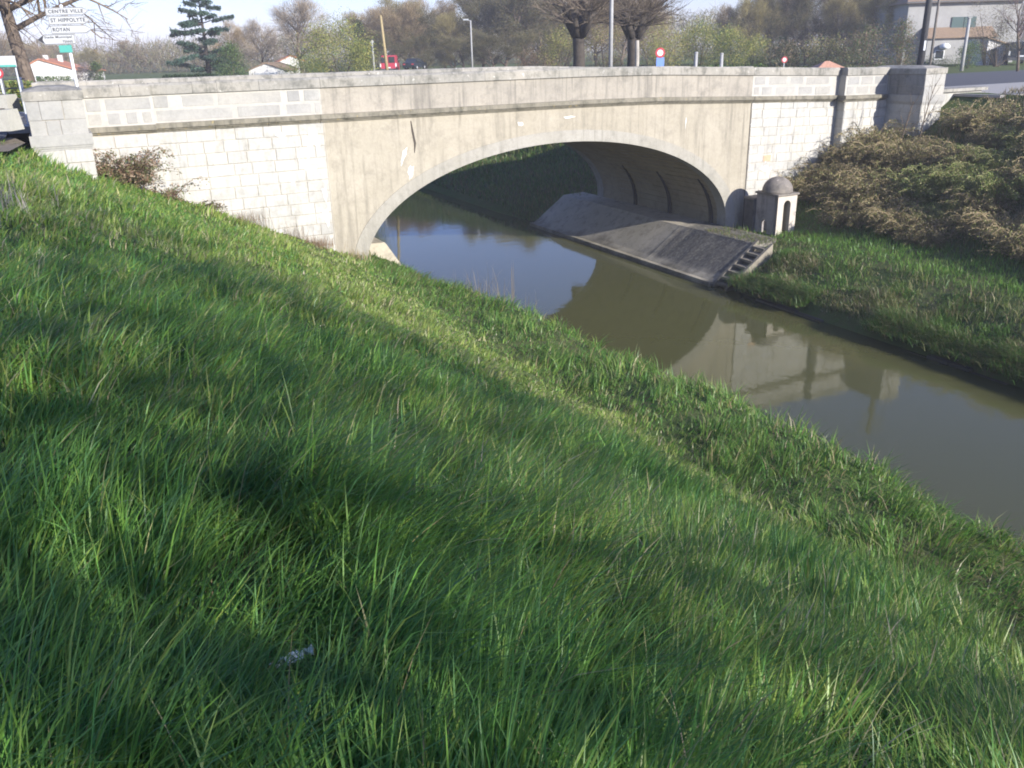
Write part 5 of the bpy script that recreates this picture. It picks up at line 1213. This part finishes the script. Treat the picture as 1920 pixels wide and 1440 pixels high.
def car(px, Y, z, mat, label, rz=0):
    o = empty('parked_car', gpt(px, Y, z), rz); tag(o, label, 'car')
    prof = [(-2.0, .3), (2.0, .3), (2.05, .7), (1.9, .88), (1.1, .95), (.45, 1.38), (-.9, 1.42), (-1.6, 1.0), (-2.02, .92), (-2.08, .6)]
    mb = MB(); n = len(prof); vs = []
    for y, s_ in ((-.85, 1), (.85, 1)):
        for x, z_ in prof: vs.append((x, y * (1 if z_ < 1 else .78), z_))
    fs = [tuple(range(n)), tuple(range(2 * n - 1, n - 1, -1))] + [(i, n + i, n + (i + 1) % n, (i + 1) % n) for i in range(n)]
    mb.add(vs, fs); mb.build('body', M[mat], o)
    for s_ in (-1, 1):
        for x0, x1 in ((-.95, -.15), (-.05, .6)): mb = MB(); mb.add([(x0 - .15, s_ * .86, .98), (x1 + .15, s_ * .86, .98), (x1 - .1, s_ * .70, 1.33), (x0, s_ * .70, 1.33)], [(0, 1, 2, 3)]); mb.build('side_window', M['glass'], o)
        mb = MB(); mb.box(-2.1, -1.98, s_ * .6 - .15, s_ * .6 + .15, .65, .8); mb.build('tail_light', M['red'], o); mb = MB(); mb.box(1.95, 2.06, s_ * .6 - .15, s_ * .6 + .15, .62, .76); mb.build('headlight', M['orange'], o)
    wheels_(o); return o
def wheels_(o):
    for x in (-1.25, 1.25):
        for y in (-.78, .78):
            mb = MB(); mb.tube([(x, y - .1, .31), (x, y + .1, .31)], .31, 14); w_ = mb.build('wheel', M['rubber'], o); mb = MB(); mb.tube([(x, y - .105, .31), (x, y + .105, .31)], .17, 10); mb.build('rim', M['steel'], w_)
o = car(777, 97, .0, 'cardark', 'small dark car to the right of the red van', 1.25); o.scale = (.8, .8, .8)
cb = empty('utility_cabinet', gpt(1489, 38, -.3)); tag(cb, 'low white utility cabinet whose top just shows over the right parapet', 'cabinet')
mb = MB(); mb.cbox(-.22, .22, -.15, .15, 0, .80, .02); mb.build('cabinet_body', M['carwhite'], cb); mb = MB(); mb.cbox(-.26, .26, -.19, .19, .803, .86, .02); mb.build('cabinet_lid', M['carwhite'], cb); mb = MB(); mb.box(-.18, .18, -.162, -.151, .08, .74); mb.build('cabinet_door', M['steel'], cb)
round_sign(1471, 112, 5.5, 60, -.4, 'small red round sign under the ivy tangled trees, just above the right parapet')

# --- plants growing close by
def bramble(seed, n_st, size, leafn, cols, stemcol=(.16, .10, .07), lsize=.035, up=.5, thick=1.0):
    rs = np.random.default_rng(seed); mb = MB(); mb.col = stemcol; P = []
    for k in range(n_st):
        a = rs.uniform(0, 2 * pi); L = size * rs.uniform(.5, 1.25); e = rs.uniform(.25, 1.2) * up; b = rs.normal(0, size * .16, 2); pts = []
        for t in np.linspace(0, 1, 6):
            pts.append((b[0] + cos(a) * L * t * .75 + rs.normal(0, .02), b[1] + sin(a) * L * t * .75 + rs.normal(0, .02), -.1 + L * (e * 2.2 * t - e * 1.5 * t * t) + rs.normal(0, .015)))
        mb.tube(pts, [thick * q for q in (.009, .008, .007, .006, .005, .003)], 3, False)
        m_ = leafn; t = rs.uniform(.15, 1, m_) * 4.99; i = t.astype(int); f = (t - i)[:, None]; pa = np.array(pts); P.append(pa[i] * (1 - f) + pa[i + 1] * f + rs.normal(0, .045, (m_, 3)))
    root = empty('bramble_bush'); st_ = mb.build('stems', M['twig'], root)
    P = np.concatenate(P); n = len(P); c = np.array(cols)[rs.integers(0, len(cols), n)] * rs.uniform(.6, 1.35, (n, 1)); V, F_, C = quads(P, lsize, c, rng=rs)
    link('foliage', np_mesh('foliage', V, [F_], C), M['leaf'], root); return root
def cp(s, d, dz=0): return tuple(lw(s, d, float(terrain_z(s, d)) + dz))
RB = [(.28, .17, .11), (.20, .18, .08), (.14, .17, .065), (.40, .30, .20)]
place(bramble(3, 130, 1.45, 60, RB, up=.72), cp(-5.75, .95), 0, 1, 'tan and reddish bramble bush growing against the wall by the left pier', 'bramble')
place(bramble(4, 34, 1.0, 26, RB), cp(-4.75, .55), 1, 1, 'thin arching bramble right of the reddish bramble bush', 'bramble')
place(bramble(5, 40, .75, 30, [(.20, .15, .10), (.15, .11, .07), (.09, .10, .04)], lsize=.04, up=.3), cp(-3.9, .35), 2, 1, 'low brown dead bramble trailing down along the wall foot', 'bramble')
def dry_clump(seed, n, L, spread, cols, lean=.35):
    rs = np.random.default_rng(seed); P = rs.normal(0, spread, (n, 3)); P[:, 2] = -.05; az = rs.uniform(0, 2 * pi, n)
    V, fq, ft, k = blades(P, L * rs.uniform(.5, 1.2, n), rs.uniform(.006, .014, n), az, rs.uniform(.05, lean * 2, n), az + 1.5, 3); c = np.array(cols)[rs.integers(0, len(cols), n)] * rs.uniform(.75, 1.2, (n, 1))
    return link('dry_weed', np_mesh('dry_weed', V, [fq, ft], np.repeat(c, k, 0)), M['grass'])
ST = [(.42, .34, .22), (.34, .27, .17), (.26, .20, .12)]; BRN = [(.24, .16, .10), (.30, .21, .13), (.17, .12, .07)]
for sd_, s, d, L, n, sp, cols, lab in [(1, -2.3, .28, .75, 40, .25, BRN, 'thin reddish dry stems against the middle of the left wall'), (2, -1.3, .25, .7, 60, .22, BRN, 'leaning brown dead weed against the wall, left of the arch foot'),
        (3, -.75, .55, .38, 420, .28, [(.36, .25, .16), (.28, .20, .12)], 'round brown clump of dead grass nearest the arch foot'), (4, -2.9, .45, .35, 260, .3, BRN + ST, 'flat brown dead growth along the wall foot'),
        (5, 2.9, 4.6, 1.1, 90, .45, ST, 'tall pale dry reeds at the water edge before the arch'), (6, 3.1, 6.4, .8, 40, .4, ST, 'short pale dry reeds at the water edge, nearer the viewer'),
        (9, .3, .9, .4, 200, .22, [(.38, .30, .16)], 'straw coloured tuft at the foot of the arch ring'),
        (7, -8.3, 12.5, .55, 300, .45, [(.42, .38, .32), (.33, .30, .24)], 'pale withered grass clump on the slope by the left edge')]:
    o = dry_clump(sd_, n, L, sp, cols); place(o, cp(s, d), label=lab, cat='dry weed')
o = dry_clump(14, 16, .42, .03, ST); p = EYE + ray(1262, 1085) * 1.0
place(o, tuple(on_ground(1258, 1090)), label='withered pale seed head standing alone in the foreground grass', cat='dry weed')
# far bank bushes: thorny brown growth on the upper slope
rsb = random.Random(12)
BR1_ = [(.37, .29, .15), (.42, .34, .19), (.26, .21, .10), (.48, .40, .24), (.27, .29, .09), (.22, .25, .07)]; GR1_ = [(.25, .34, .09), (.32, .38, .11), (.42, .37, .18)]
protos = [bramble(40 + i, 150, 1.3, 80, BR1_ if i < 4 else GR1_, (.33, .26, .155) if i < 4 else (.26, .25, .12), .024, .58 + .07 * (i % 3), 1.6) for i in range(6)]
def bush_spot(i, s, d, kind):
    o = protos[i] if i < 6 else copy_tree(protos[kind])
    k = rsb.uniform(.7, 1.35)
    side = 'close to the bridge wall' if d < 4 else ('above the grassy bench' if d < 9 else 'towards the right edge')
    hgt = 'low on' if s < 20.4 else ('half way up' if s < 22.8 else 'near the top of')
    col = 'brown' if kind < 4 else 'green'
    place(o, cp(s, d, -.05), rsb.uniform(0, 6), k, '%s thorn bush %s the far bank, %s' % (col, hgt, side), 'bramble', 'thorn bushes on the far bank slope')
i = 0
while i < 128:
    s = rsb.uniform(18.3, 25.4) if i < 104 else rsb.uniform(17.5, 21.5); d = rsb.uniform(.8, 17) if i < 104 else rsb.uniform(.35, 3.6)
    if (s > 22.4 and d < 3.4) or (s < 18.7 and d < 3.2): continue
    g_ = float(fbm(s * .35, d * .35, 23)) > .56
    bush_spot(i, s, d, i if i < 6 else (rsb.choice((4, 5)) if (g_ and i < 104) else rsb.choice((0, 1, 2, 3)))); i += 1
for sd_, s, d, h, lab in ((3, 22.2, 2.9, 2.6, 'thin straight sapling in front of the right pier shadow'), (4, 21.7, 2.4, 2.2, 'thin leaning sapling left of the straight one')):
    t = Tree(sd_); t.tc = [(.22, .18, .11)]; t.limb((0, 0, -.1), (.12 if sd_ == 4 else .02, 0, 1), h, .03, 0, 2, (6, 4, 0), .1, .06, (25, 45), (.3, .45), .35)
    place(t.finish('sapling', M['bark'], ), cp(s, d), label=lab, cat='sapling')
# dark hart's-tongue tufts hanging over the stone edge of the far bank
def edge_tufts():
    n = 60000; s = RNG.normal(12.98, .22, n); d = RNG.uniform(3.9, 26, n); z = terrain_z(s, d, False); P = P0 + s[:, None] * E3 + d[:, None] * N3; P[:, 2] = np.maximum(z, -6.02)
    m_ = (fbm(d * .9, d * 0, 8) > .33); P = P[m_]; d = d[m_]; n = len(P); az = ANG + pi + RNG.normal(0, .9, n)
    col = palette(n, [(.10, .21, .05), (.14, .25, .06), (.22, .24, .085), (.36, .31, .18)], [4, 3, 2, 1.4])
    grass_object('edge_plants', [(P, RNG.uniform(.15, .50, n) * (.5 + fbm(d * 1.3, d * 0, 28)), RNG.uniform(.012, .03, n), az, RNG.uniform(.3, 1.3, n), az + 1.5, 2, col)], M['grass'], 'tufts of green plants hanging over the water along the far bank edge', 'plants')
edge_tufts()
kb = canal_frame(empty('bank_edging')); tag(kb, 'line of dark edging stones at the water along the far bank', 'edging'); rse = random.Random(5); y = 5.1
while y < 30:
    L = rse.uniform(.5, 1.1); mb = MB(); mb.cbox(-.16, .16, -L / 2 + .01, L / 2 - .01, -.5, .06 + rse.uniform(-.07, .05), .04); o = mb.build('edging_stone', M['black_stone'], kb, loc=(12.74, -y - L / 2, -6.32)); o.rotation_euler = (0, rse.uniform(-.08, .05), rse.uniform(-.03, .03)); y += L
# litter
def foil(p, w_, label, seed):
    rs = np.random.default_rng(seed); mb = MB(); n, m_ = 9, 9; vs = []
    for i in range(n):
        for j in range(m_): vs.append(((i / (n - 1) - .5) * w_ + rs.normal(0, w_ * .05), (j / (m_ - 1) - .5) * w_ * .7 + rs.normal(0, w_ * .05), rs.uniform(0, w_ * .30)))
    fs = [(i * m_ + j, i * m_ + j + 1, (i + 1) * m_ + j + 1, (i + 1) * m_ + j) for i in range(n - 1) for j in range(m_ - 1)]; mb.add(vs, fs); o = mb.build('foil_wrapper', M['foil']); place(o, tuple(p), rs.uniform(0, 3), 1, label, 'litter'); o.rotation_euler = (-.5, .25, 1.0); return o
foil(LITTER[0][0] + np.array([0, 0, .15]), .125, 'crumpled silver foil wrapper lying in the foreground grass', 2)
o = foil(LITTER[1][0] + np.array([0, 0, .11]), .04, 'small white scrap of paper caught in the grass at left', 5); o.data = o.data.copy(); o.data.materials[0] = M['white']; o.name = 'paper_scrap'

# --- trees behind the viewer, on the bank, whose shade falls across the grass
def shade_tree(seed, s, d, H, Wd, n, label):
    g_ = [(.03, .06, .02), (.04, .07, .025), (.025, .05, .02)]
    o = shrub('evergreen_tree', seed, H, Wd, g_, [1, 1, 1], n, .12, 'round', 14, K=650); place(o, cp(s, d), seed, 1, label, 'tree'); return o
shade_tree(71, .5, 34, 12.9, 9.6, 9800, 'tall evergreen low on the near bank, upstream of the viewer')
shade_tree(72, -6, 35, 10.2, 9.6, 6600, 'evergreen half way up the near bank, upstream of the viewer')
shade_tree(73, -12.5, 36, 9.6, 9.6, 6200, 'evergreen at the top of the near bank, upstream of the viewer')
